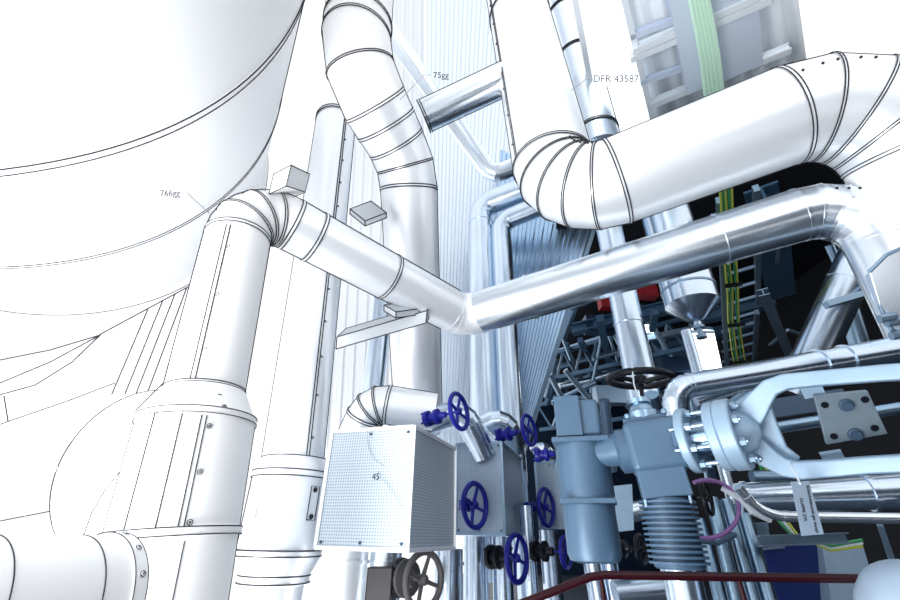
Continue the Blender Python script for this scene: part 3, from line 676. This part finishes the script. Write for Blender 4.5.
for i in range(14):
    th = PI * (.06 + .88 * i / 13); e = sd_ * math.cos(th) - fwd * math.sin(th) * .9
    p = Vector((mx, my, 0)) + e * .166; MB().bar(p + Vector((0, 0, zb + .05)), p + Vector((0, 0, zt_ - .02)), .008, .03, e).build('cooling_fin', M['castdark'], mot)
# neck joining motor to gearbox
g0 = Vector((mx, my, zat(590, 456))); g1 = P(632, 447, 2.75)
MB().lathe(g0, g1 - g0, [(.09, 0), (.085, .12), (.10, .2), (.105, (g1 - g0).length)], 28, sm=True).build('drive_neck', M['cast'], mot)
# gearbox
gc = P(655, 447, 2.7)
gb = thing('gearbox', 'blue grey gearbox block between the motor and the white flanges', 'gearbox', gc)
gx = (P(700, 442, 2.62) - P(620, 452, 2.75)).normalized(); gz = Vector((0, 0, 1)); gy = gz.cross(gx).normalized(); gz = gx.cross(gy)
def gbox(mb, c, wx, wy, wz): 
    return mb.hexa([Vector(c) + gx * (a * wx / 2) + gy * (b_ * wy / 2) + gz * (z_ * wz / 2) for z_ in (-1, 1) for a, b_ in ((-1, -1), (1, -1), (1, 1), (-1, 1))])
gbox(MB(), gc, .34, .30, .31).build('housing', M['cast'], gb, .045)
MB().lathe(gc - gx * .235, gx, [(.10, 0), (.135, .02), (.135, .1)], 32, sm=False).build('input_boss', M['cast'], gb)
gbox(MB(), gc + gx * .125 + gy * -.165 + gz * .0, .07, .06, .09).build('inspection_boss', M['cast'], gb, .01)
gbox(MB(), gc + gz * .165 + gx * -.02, .26, .20, .03).build('top_cover', M['cast'], gb, .008)
MB().lathe(gc + gz * .17 + gx * -.02, gz, [(.10, 0), (.10, .05), (.075, .06), (.06, .10), (.075, .11), (.075, .14)], 28).build('shaft_column', M['steel'], gb)
for a, b_ in ((-.12, -.1), (.1, -.1), (.1, .08)):
    MB().lathe(gc + gx * a + gy * b_ + gz * .175, gz, [(.02, 0), (.02, .02), (.01, .03)], 6).build('bolt', M['steel'], gb)
# square flange and finned cylinder below
fx = Vector((gc.x + .0, gc.y, 0)); z_a = PY(665, 470, gc.y).z; z_b = PY(672, 499, gc.y).z; z_c = PY(682, 567, gc.y).z
fc = thing('finned_spring_housing', 'steel ringed cylinder hanging under a square plate below the gearbox', 'cylinder', (fx.x, fx.y, z_c))
gbox(MB(), Vector((fx.x, fx.y, (z_a + z_b) / 2)), .27, .26, (z_a - z_b)).build('square_plate', M['cast'], fc, .01)
for a in (-1, 1):
    for b_ in (-1, 1): MB().lathe(Vector((fx.x, fx.y, z_b - .02)) + gx * .12 * a + gy * .10 * b_, (0, 0, 1), [(.013, -.02), (.013, .02)], 6).build('bolt', M['steel'], fc)
MB().lathe((fx.x, fx.y, 0), (0, 0, 1), [(.132, z_b), (.132, z_c), (.12, z_c - .01)], 40, sm=True).build('core', M['cast'], fc)
nf = 12
for i in range(nf):
    z_ = z_b - .02 - (z_b - z_c - .04) * i / (nf - 1); MB().lathe((fx.x, fx.y, z_), (0, 0, 1), [(.12, -.008), (.158, -.006), (.158, .006), (.12, .008)], 40).build('ring_fin', M['cast'], fc)
pipeline('outlet_elbow', 'steel outlet elbow under the ringed cylinder', 'pipe', [Vector((fx.x, fx.y, z_c)), Vector((fx.x, fx.y, z_c - .35)), Vector((fx.x - .6, fx.y + .2, z_c - .35))], .10, [.14], 6, 'chrome')

# flanges
def disc(parent, name, c, ax, r, h, m, n=48, ch=.008): return MB().lathe(c, ax, [(r - ch, -h / 2), (r, -h / 2 + ch), (r, h / 2 - ch), (r - ch, h / 2)], n).build(name, M[m], parent)
vl = thing('flanged_valve_yoke', 'pale cast yoke with triple flanges reaching out to the right edge', 'valve yoke', P(720, 438, 2.6))
c1 = P(690, 440, 2.62); c2 = P(712, 436, 2.58); ax = (P(760, 430, 2.40) - P(690, 440, 2.62)).normalized(); c2 = c1 + ax * .165; c3 = c1 + ax * .235
disc(vl, 'flange', c1, ax, .19, .055, 'yoke'); disc(vl, 'flange', c2, ax, .195, .06, 'yoke'); disc(vl, 'flange', c3, ax, .20, .085, 'yoke')
MB().lathe(c1 - ax * .1, ax, [(.10, 0), (.10, .36)], 32, sm=True).build('neck', M['steel'], vl)
_, fa, fb = frame(ax)
for i in range(8):
    t = 2 * PI * i / 8 + .3; e = (fa * math.cos(t) + fb * math.sin(t)) * .155
    MB().lathe(c1 + e, ax, [(.012, -.06), (.012, .32)], 8).build('stud', M['galv'], vl)
    for h_ in (.045, .295): MB().lathe(c1 + e + ax * h_, ax, [(.024, -.016), (.024, .016)], 6).build('nut', M['galv'], vl)
# conical yoke root then two arms
yr = c3 + ax * .04
ny = MB(); ny.lathe(yr, ax, [(.135, 0), (.11, .03), (.09, .06), (.03, .10)], 32, sm=True); ny.build('yoke_root', M['yoke'], vl)
def sweepbar(pts, w, h, hint, name, m, parent, bevel=.012):
    pts = [Vector(p) for p in pts]; mb = MB(); hv = Vector(hint).normalized()
    for i, p in enumerate(pts):
        a = pts[max(0, i - 1)]; b_ = pts[min(len(pts) - 1, i + 1)]; d = (b_ - a).normalized(); s_ = d.cross(hv).normalized(); u_ = hv
        ww = w[i] if isinstance(w, (list, tuple)) else w
        mb.v += [p + s_ * (-ww / 2) + u_ * (-h / 2), p + s_ * (ww / 2) + u_ * (-h / 2), p + s_ * (ww / 2) + u_ * (h / 2), p + s_ * (-ww / 2) + u_ * (h / 2)]
    n = len(pts)
    for i in range(n - 1):
        for j in range(4): mb.face((4 * i + j, 4 * i + (j + 1) % 4, 4 * i + 4 + (j + 1) % 4, 4 * i + 4 + j), 0)
    mb.face((3, 2, 1, 0)); mb.face(tuple(4 * (n - 1) + j for j in range(4)))
    return mb.build(name, M[m], parent, bevel)
hn = -ray(800, 420).normalized(); yt = lambda x: 2.52 - (x - 740) * .0028
up_pts = [(741, 425), (752, 412), (762, 398), (770, 388), (785, 382), (815, 379), (850, 376), (885, 373), (925, 371)]
lo_pts = [(741, 440), (757, 450), (772, 460), (784, 467), (800, 470), (830, 468), (865, 465), (925, 462)]
sweepbar([P(x, y, yt(x)) for x, y in up_pts], [.16, .14, .11, .095, .085, .08, .08, .08, .08], .10, hn, 'yoke_arm', 'yoke', vl)
sweepbar([P(x, y, yt(x)) for x, y in lo_pts], [.16, .14, .11, .10, .095, .085, .08, .08], .10, hn, 'yoke_arm', 'yoke', vl)
web = [(743, 410), (756, 401), (766, 388), (777, 391), (771, 404), (776, 420), (787, 447), (801, 458), (792, 467), (772, 460), (757, 453), (743, 455)]
MB().prism([P(x, y, yt(x) + .03) for x, y in web], -hn * .08).build('yoke_web', M['yoke'], vl, .01)
# plate with bolts
pc = [P(814, 396, 2.42), P(868, 391, 2.32), P(888, 434, 2.30), P(827, 445, 2.42)]
pl_ = thing('bolted_plate', 'grey square steel plate with four holes and two bolts inside the yoke', 'plate', pc[3])
nrm = (pc[1] - pc[0]).cross(pc[3] - pc[0]).normalized(); nrm = nrm if nrm.dot(CAM - pc[0]) > 0 else -nrm
MB().prism(pc, -nrm * .03).build('plate', M['plate'], pl_, .004)
def pq(u_, v_): return pc[0].lerp(pc[1], u_).lerp(pc[3].lerp(pc[2], u_), v_) + nrm * .002
for u_, v_ in ((.15, .2), (.88, .18), (.15, .85), (.84, .82)): MB().lathe(pq(u_, v_), nrm, [(.018, 0), (.018, .003)], 18).build('bolt_hole', M['black'], pl_)
for u_, v_ in ((.52, .25), (.5, .88)): MB().lathe(pq(u_, v_), nrm, [(.034, 0), (.034, .012), (.024, .014), (.024, .03), (.012, .03)], 20).build('bolt', M['castdark'], pl_)
for a, b_, t_ in (((805, 383), (811, 396), 2.46), ((826, 452), (834, 468), 2.44)):
    MB().bar(P(a[0] + 4, a[1], t_), P(b_[0] + 4, b_[1], t_), .10, .03, hn).build('mounting_strip', M['yoke'], pl_)
# rods behind the plate
pipeline('yoke_spindle', 'dark steel spindle running along inside the yoke', 'rod', [P(750, 432, 2.7), P(920, 405, 2.6)], .035, (), m='steel')
b = MB().bar(P(765, 410, 2.9), P(845, 398, 2.9), .05, .12).build('spring_housing', M['castdark']); tag(b, 'dark ribbed block inside the yoke behind the steel plate', 'block')

# nameplate tag on string
tp = [P(791, 482, 2.15), P(809, 481, 2.15), P(824, 534, 2.12), P(802, 536, 2.12)]
tg = thing('name_tag', 'aluminium name tag hanging on a white string below the yoke', 'tag', tp[0])
tn = (tp[1] - tp[0]).cross(tp[3] - tp[0]).normalized(); tn = tn if tn.dot(CAM - tp[0]) > 0 else -tn
MB().prism(tp, -tn * .003).build('plate', M['tag'], tg)
dn = (tp[3] - tp[0]).normalized(); rt = (tp[1] - tp[0]).normalized()
lettering('Sicherheitsventil gas dampf', tp[0].lerp(tp[1], .78) + dn * .02 + tn * .002, dn, rt, .021, M['ink'], tg)
lettering('KLAPPE 27A', tp[0].lerp(tp[1], .28) + dn * .08 + tn * .002, dn, rt, .021, M['ink'], tg)
MB().tube([P(790, 462, 2.36), P(793, 470, 2.24), P(797, 476, 2.2), P(800, 484, 2.14)], .005, 6).build('string', M['whitecable'], tg)

# ================================================================== CHROME PIPES ON THE RIGHT
pipeline('chrome_feed_pipe', 'chrome pipe bending out of the gearbox area and running right above the yoke', 'pipe', [P(680, 455, 3.1), P(674, 388, 3.25), P(905, 349, 3.3)], [.085, .09, .105], [.16], 6, 'chrome', gore_bands=True, bw=.012, bands=[(1, .60), (1, .72)])
pipeline('thin_chrome_pipe', 'thin chrome pipe directly under the feed pipe', 'pipe', [P(696, 402, 3.3), P(740, 388, 3.35), P(900, 366, 3.4)], .035, [.3], 5, 'bright')
pipeline('lower_chrome_pipe', 'thick chrome pipe running right behind the name tag', 'pipe', [P(738, 498, 3.2), P(925, 490, 2.9)], [.10, .115], (), m='chrome', bands=[(0, .05), (0, .72)])
pipeline('conduit', 'thin pale conduit below the thick chrome pipe', 'pipe', [P(738, 487, 3.0), P(762, 516, 2.95), P(925, 519, 2.7)], .033, [.25], 6, 'bright')
pipeline('lower_chrome_pipe', 'second thick chrome pipe just above the pale conduit, at the yoke foot', 'pipe', [P(752, 478, 3.6), P(925, 474, 3.4)], .06, (), m='steel')
# sloping pipe & cylinder behind yoke
pipeline('sloping_pipe', 'pale sloping pipe behind the triple flanges', 'pipe', [P(728, 412, 3.6), P(775, 378, 3.8)], .07, (), m='steel')
# bottom vertical bundle
for i, (x0, y0, x1, y1, r_, lab) in enumerate(((712, 498, 738, 610, .055, 'leftmost'), (726, 500, 757, 610, .05, 'second'), (741, 505, 772, 610, .06, 'third'), (700, 520, 722, 610, .045, 'shortest'))):
    pipeline('leaning_pipe', '%s leaning steel pipe in the bundle below the purple hose' % lab, 'pipe', [P(x0, y0, 3.9), P(x1, y1, 3.4)], r_, (), m='steel', group='pipe bundle below the purple hose')
# purple hose and grey hose
hc = P(714, 510, 3.0); b = MB(); pts = []
for i in range(33):
    t = -2.0 + 4.3 * i / 32; pts.append(P(707 + 32 * math.cos(t), 509 + 29 * math.sin(t), 3.0 - .1 * math.sin(t)))
b.tube(pts, .014, 8); o = b.build('hose', M['purple']); tag(o, 'purple hose looping around the small black handwheel', 'hose')
b = MB().tube([P(722, 488, 3.1), P(742, 500, 3.0), P(752, 512, 2.95), P(770, 520, 2.95)], .02, 8); tag(b.build('hose', M['whitecable']), 'white hose joining the conduit beside the purple loop', 'hose')
b = MB().tube([P(686, 535, 3.1), P(700, 541, 3.1), P(718, 543, 3.1), P(736, 534, 3.1)], .018, 8); tag(b.build('hose', M['castdark']), 'dark grey hose under the purple loop', 'hose')
# diagonal pipe
pipeline('diagonal_pipe', 'chrome pipe slanting up to the right against the dark wall', 'pipe', [P(795, 395, 6.0), P(868, 235, 6.0)], .235, (), m='chrome', bands=[(0, .72)], bw=.03)
pipeline('diagonal_pipe', 'thin pipe beside the slanting chrome pipe', 'pipe', [P(829, 245, 6.6), P(850, 290, 6.6)], .06, (), m='steel')
pipeline('diagonal_pipe', 'short pipe behind the bracket of the slanting pipe, lower right', 'pipe', [P(846, 300, 7.2), P(868, 370, 7.0)], .14, (), m='steel')
o = MB().bar(P(826, 305, 5.6), P(884, 288, 5.6), .10, .08).build('pipe_bracket', M['galv']); tag(o, 'galvanised channel bracket across the slanting pipe', 'bracket')
o = MB().bar(P(838, 192, 3.9), P(872, 250, 3.9), .05, .05).build('hanger_strut', M['galv']); tag(o, 'pale strut descending from the right end of the jointed pipe', 'strut')
# round cover at right
cc = [P(869, 272, 3.0), P(886, 255, 2.95), P(905, 246, 2.9), P(915, 340, 2.9), P(892, 330, 2.95), P(880, 305, 3.0)]
cv = thing('end_cover', 'pale faceted cover plate at the right edge below the elbow', 'cover', cc[0]); MB().prism(cc, (.02, .06, 0)).build('plate', M['bright'], cv, .008)
b = MB(); 
for i in range(5): b.tube([cc[i], cc[i + 1]], .014, 8)
b.build('rim', M['galv'], cv)
for i, (x, y) in enumerate(((886, 318), (893, 322), (898, 335))):
    MB().lathe(P(x, y, 2.9), (1, -.3, .1), [(.03, -.04), (.03, .04), (.02, .06)], 8).build('clamp_nut', M['galv'], cv)
# white ball, bottom right
bc = P(922, 618, 1.85); o = thing('domed_cover', 'smooth grey dome in the lower right corner', 'dome', bc)
MB().sphere(bc, .22, 40).build('dome', M['tag'], o); MB().lathe(bc - Vector((0, 0, .3)), (0, 0, 1), [(.12, 0), (.12, .2)], 30).build('collar', M['tag'], o)

# hanging vessel + lamp + pipe
a, _q = vert(682, 270, 6.6, 0, 0); zc1 = PY(682, 305, a.y).z; zc2 = PY(684, 322, a.y).z
hv_ = thing('hanging_vessel', 'shiny hanging vessel with conical bottom under the jointed pipe', 'vessel', (a.x, a.y, zc2))
MB().lathe((a.x, a.y, 0), (0, 0, 1), [(.04, zc2 - .1), (.05, zc2), (.12, zc2 + .03), (.37, zc1), (.37, zc1 + 2.5)], 48, sm=True).build('shell', M['chrome'], hv_)
b = MB(); band(b, (a.x, a.y, zc1 + .25), (0, 0, 1), .37, .03, False); b.build('clamp_band', M['galv'], hv_)
MB().lathe((a.x, a.y, 0), (0, 0, 1), [(.07, zc2 - .25), (.07, zc2 - .2), (.04, zc2 - .2), (.04, zc2 - .1), (.08, zc2 - .1), (.08, zc2 - .06)], 16).build('drain_valve', M['galv'], hv_)
MB().bar((a.x - .2, a.y, zc2 - .15), (a.x + .2, a.y, zc2 - .15), .03, .03).build('valve_lever', M['galv'], hv_)
MB().lathe((a.x - .2, a.y, 0), (0, 0, 1), [(.07, .5), (.07, zc2 - .14)], 16, sm=True).build('drain_pipe', M['chrome'], hv_)
a, _q = vert(624, 300, 6.3, 0, 0)
pipeline('mid_riser', 'chrome riser passing behind the horizontal black handwheel', 'pipe', [Vector((a.x, a.y, .5)), Vector((a.x, a.y, 7.8))], .20, (), m='chrome', bands=[(0, .52)])
def lamp(label, q, m='lamp'):
    k = thing('ceiling_light', label, 'lamp', q[0], 'hall lights')
    MB().prism(q, (0, 0, .04)).build('diffuser', M[m], k)
    MB().prism([Vector(p) + Vector((0, 0, .05)) for p in q], (0, 0, .08)).build('housing', M['galv'], k); return k
lamp('large glaring rectangular light under the hanging vessel', [PZ(692, 330, 5.9), PZ(714, 332, 5.9), PZ(722, 368, 5.9), PZ(698, 370, 5.9)])
lamp('small glowing light left of the hanging vessel', [PZ(641, 326, 7), PZ(655, 326, 7), PZ(656, 333, 7), PZ(642, 333, 7)])

# ================================================================== DARK HALL STEELWORK
G = 'dark hall steelwork'
def hb(label, a, b_, z, w_=.12, h_=.14, m='beam', z2=None, name='steel_beam', nt=False):
    o = MB(); p = PZ(a[0], a[1], z); q = PZ(b_[0], b_[1], z2 or z)
    (o.bar if nt else o.ibeam)(p, q, w_, h_); return tag(o.build(name, M[m]), label, 'beam', G)
hb('long steel rail at the right side of the cable ladder', (756, 188), (758, 302), 6.2, .08, .12, 'galv', nt=True)
hb('steel rail at the left side of the cable ladder', (719, 200), (727, 375), 6.2, .08, .12, 'galv', nt=True)
hb('lower steel rail right of the yellow cables', (757, 312), (754, 362), 6.2, .08, .12, 'galv', nt=True)
for i, y in enumerate((212, 230, 248, 266, 282, 296, 312, 322, 332, 342, 352)):
    o = MB().bar(PZ(722, y + 10, 6.25), PZ(757, y, 6.25), .05, .06).build('ladder_rung', M['galv']); tag(o, 'cross rung of the overhead cable ladder, number %s from the near end' % ('one two three four five six seven eight nine ten eleven'.split()[i]), 'rung', 'cable ladder rungs')
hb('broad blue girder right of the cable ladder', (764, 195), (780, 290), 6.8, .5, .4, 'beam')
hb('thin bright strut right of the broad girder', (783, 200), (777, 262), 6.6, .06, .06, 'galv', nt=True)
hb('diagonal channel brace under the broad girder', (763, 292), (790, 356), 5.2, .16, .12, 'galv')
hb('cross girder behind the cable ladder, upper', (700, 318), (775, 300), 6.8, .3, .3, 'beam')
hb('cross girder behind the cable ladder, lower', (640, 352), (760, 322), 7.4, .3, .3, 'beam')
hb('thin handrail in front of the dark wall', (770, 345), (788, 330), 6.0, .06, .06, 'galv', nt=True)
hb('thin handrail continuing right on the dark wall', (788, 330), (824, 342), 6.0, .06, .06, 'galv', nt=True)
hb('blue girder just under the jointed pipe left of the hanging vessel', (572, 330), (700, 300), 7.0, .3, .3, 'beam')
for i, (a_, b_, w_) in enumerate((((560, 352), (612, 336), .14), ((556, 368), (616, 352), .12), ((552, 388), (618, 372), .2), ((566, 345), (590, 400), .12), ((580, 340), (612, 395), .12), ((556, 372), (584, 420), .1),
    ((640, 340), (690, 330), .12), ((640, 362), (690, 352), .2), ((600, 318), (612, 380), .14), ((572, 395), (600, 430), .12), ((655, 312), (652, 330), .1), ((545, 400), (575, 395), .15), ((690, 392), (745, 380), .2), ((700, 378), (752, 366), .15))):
    z_ = 7.6 - .12 * i
    hb('%s blue roof brace in the clutter behind the handwheels' % ('first second third fourth fifth sixth seventh eighth ninth tenth eleventh twelfth thirteenth last'.split()[i]), a_, b_, z_, w_ * 1.4, w_ * 1.4, 'galv' if i % 3 == 0 else 'beam', nt=i % 2 == 0)
# truss girders across the dark hall
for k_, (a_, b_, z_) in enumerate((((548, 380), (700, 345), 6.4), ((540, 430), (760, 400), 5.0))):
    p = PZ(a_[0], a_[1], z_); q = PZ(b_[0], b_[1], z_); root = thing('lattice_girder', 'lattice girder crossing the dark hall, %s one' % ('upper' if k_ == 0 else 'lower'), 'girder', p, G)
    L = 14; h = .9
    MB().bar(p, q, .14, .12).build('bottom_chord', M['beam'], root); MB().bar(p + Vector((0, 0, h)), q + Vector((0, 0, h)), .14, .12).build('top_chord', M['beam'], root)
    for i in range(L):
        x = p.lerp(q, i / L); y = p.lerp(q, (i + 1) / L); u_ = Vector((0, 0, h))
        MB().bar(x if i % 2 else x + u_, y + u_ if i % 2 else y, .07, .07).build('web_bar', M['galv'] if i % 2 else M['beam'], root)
# small pipes and struts filling the far clutter, each its own run
pos_ = ['under the jointed pipe near the hopper edge', 'just right of the hopper tip', 'above the motor head', 'crossing behind the chrome mid riser', 'between the mid riser and the hanging vessel', 'left of the horizontal handwheel', 'right of the horizontal handwheel', 'far behind the gearbox']
rr_ = random.Random(4)
for i in range(8):
    for j in range(3):
        cx_ = (566, 556, 578, 622, 655, 598, 662, 640)[i]; cy_ = (322, 385, 392, 350, 338, 372, 385, 400)[i]
        an = rr_.choice([-.35, -.3, 1.15, .9, -1.3]) + rr_.uniform(-.1, .1); L_ = rr_.uniform(14, 30)
        x0, y0 = cx_ + rr_.uniform(-10, 10), cy_ + rr_.uniform(-14, 14)
        dpt = 11.3 + i * .3 + j * .6
        q0 = P(x0 - L_ * math.cos(an), y0 - L_ * math.sin(an), dpt); q1 = P(x0 + L_ * math.cos(an), y0 + L_ * math.sin(an), dpt)
        o = MB().tube([q0, q1], rr_.choice([.05, .08, .12]), 12).build('far_pipe', M[rr_.choice(['galv', 'beam', 'steel', 'chrome'])])
        tag(o, '%s thin far pipe or strut %s' % (('nearest', 'middle', 'farthest')[j], pos_[i]), 'pipe', 'far clutter pipes')
for i, (x, y) in enumerate(((598, 402), (588, 330), (664, 372))):
    p = P(x, y, 12.2); o = obox(MB(), p, (.9, 0, 0), (0, .4, 0), (0, 0, .5)).build('duct_box', M['navy' if i else 'galv']); tag(o, ('pale box behind the motor head', 'navy box under the jointed pipe', 'navy box between handwheel and hanging vessel')[i], 'box')
# red boxes
for lab, (x, y) in (('red box under the jointed pipe, left', (602, 306)), ('red box under the jointed pipe, right', (631, 295))):
    p = P(x, y, 12); o = obox(MB(), p, (.8, 0, 0), (0, .3, 0), (0, 0, .35)).build('hoist_box', M['redbox']); tag(o, lab, 'box', 'red hoist boxes')
# cables
def cable(lab, pts, r_, m, grp='cable run'):
    o = MB().tube(pts, r_, 7).build('cable', M[m]); return tag(o, lab, 'cable', grp)
def cpts(xs, z, j): return [PZ(x + j + random.uniform(-.8, .8), y, z) for x, y in xs]
main = [(722, 170), (724, 200), (725, 230), (728, 262), (730, 290), (731, 320), (735, 350), (739, 375), (741, 398)]
for i, (j, m) in enumerate(((-2.5, 'yellow'), (0, 'green'), (2, 'yellow'), (6, 'green'), (8, 'yellow'))):
    cable('%s of the yellow green cables running down the cable ladder' % ('leftmost', 'second from left', 'middle', 'fourth from left', 'rightmost')[i], cpts(main, 6.0, j), .019, m)
near = [(689, -40), (691, 0), (697, 30), (702, 60), (706, 95)]
for i, (j, m) in enumerate(((0, 'mint'), (4, 'yellow'), (8, 'mint'), (12, 'mint'), (16, 'yellow'))):
    cable('%s of the pale green cables on the near roof' % ('leftmost', 'second from left', 'middle', 'fourth from left', 'rightmost')[i], [PZ(x + j, y, 7.6) for x, y in near], .035, 'mint' if m == 'mint' else 'mint', 'near cable run')
for i, (x, y) in enumerate(((724, 215), (727, 250), (730, 285), (733, 325), (738, 362))):
    o = MB().bar(PZ(x - 5, y + 1, 5.95), PZ(x + 12, y - 1, 5.95), .03, .08).build('cable_clip', M['black']); tag(o, 'black clip across the yellow cables, %s from the top' % ('first second third fourth fifth'.split()[i]), 'clip', 'cable clips')
for i, j in enumerate((0, 5)):
    cable('%s yellow green cable hanging behind the triple flanges' % ('left', 'right')[i], [P(757 + j, 452, 3.9), P(762 + j, 470, 3.9), P(768 + j, 492, 3.9)], .016, 'yellow' if i else 'green', 'hanging cables')
for i, j in enumerate((0, 4, 8)):
    cable('%s cable drooping by the channel near the bottom' % ('first', 'second', 'third')[i], [P(778 + j, 520, 3.7), P(790 + j, 534 + i, 3.6), P(830, 546 + i * 2, 3.6), P(862, 540 + i * 3, 3.6)], .013, ('green', 'whitecable', 'yellow')[i], 'drooping cables')
# bottom right: cabinet, channel, panel
def slab(name, lab, cat, pts, off, m): o = MB().prism(pts, off).build(name, M[m]); return tag(o, lab, cat)
cb = thing('cabinet', 'navy cabinet below the galvanised channel', 'cabinet', P(760, 600, 4.3))
MB().prism([P(758, 542, 4.3), P(822, 540, 4.3), P(838, 640, 4.0), P(776, 640, 4.0)], (.05, .5, 0)).build('casing', M['cabinet'], cb)
MB().bar(P(776, 563, 4.27), P(812, 562, 4.27), .015, .015).build('handle', M['galv'], cb)
MB().bar(P(762, 549, 4.27), P(784, 547, 4.27), .03, .02).build('latch', M['galv'], cb)
slab('sloped_panel', 'pale sloping panel right of the navy cabinet', 'panel', [P(822, 545, 4.2), P(862, 543, 4.2), P(892, 640, 3.8), P(838, 640, 3.8)], (.05, .2, 0), 'yoke')
o = MB().ibeam(P(758, 541, 3.5), P(846, 538, 3.5), .10, .08).build('steel_channel', M['galv']); tag(o, 'galvanised channel under the name tag', 'channel')
o = MB().bar(P(880, 525, 3.6), P(892, 560, 3.6), .04, .04).build('steel_strut', M['galv']); tag(o, 'thin pale strut above the grey dome', 'strut')
slab('junction_box', 'pale junction box behind the drooping cables', 'box', [P(752, 523, 3.9), P(768, 522, 3.9), P(770, 540, 3.9), P(754, 541, 3.9)], (.02, .2, 0), 'yoke')
slab('insulated_panel', 'pale insulated block left of the finned cylinder', 'panel', [P(614, 486, 4.2), P(632, 484, 4.2), P(634, 530, 4.0), P(617, 532, 4.0)], (.05, .3, 0), 'yoke')
pipeline('background_pipe', 'chrome pipe right of the ringed cylinder low in the picture', 'pipe', [P(592, 560, 4.6), P(606, 640, 4.2)], .10, (), m='chrome')
pipeline('background_pipe', 'short horizontal chrome pipe below the gearbox, left', 'pipe', [P(600, 520, 4.8), P(650, 508, 4.8)], .10, (), m='bright')
pipeline('background_pipe', 'wide steel pipe far behind the bottom railing', 'pipe', [P(615, 595, 3.9), P(668, 590, 3.9)], .12, (), m='chrome')
# low clutter structure behind
for i, (x0, y0, x1, y1, r_, mm) in enumerate(((560, 470, 566, 400, .07, 'steel'), (604, 400, 612, 470, .06, 'castdark'), (650, 395, 662, 430, .10, 'steel'), (695, 395, 712, 480, .08, 'steel'), (708, 395, 728, 470, .05, 'bright'))):
    pipeline('background_pipe', ('thin steel pipe left behind the motor head', 'dark pipe right behind the motor head', 'steel column under the horizontal handwheel', 'steel pipe behind the triple flanges', 'thin bright pipe behind the triple flanges')[i], 'pipe', [P(x0, y0, 4.6 + .3 * i), P(x1, y1, 4.7 + .3 * i)], r_, (), m=mm)
# railing
rl = thing('guard_rail', 'dark red guard rail crossing the bottom of the picture', 'railing', P(598, 576, 2.1))
MB().tube([P(500, 612, 2.1), P(590, 577, 2.1), P(604, 575, 2.1), P(875, 579, 2.0), P(960, 580, 1.95)], .019, 12).build('top_rail', M['red'], rl)
p = P(601, 577, 2.1); MB().tube([p, Vector((p.x, p.y, p.z - .7))], .012, 12).build('post', M['red'], rl)
p = P(738, 577, 2.05); MB().tube([p, Vector((p.x + .02, p.y, p.z - .7))], .012, 12).build('post', M['red'], rl)
# border line at the right edge: a slim rod standing beside the duct
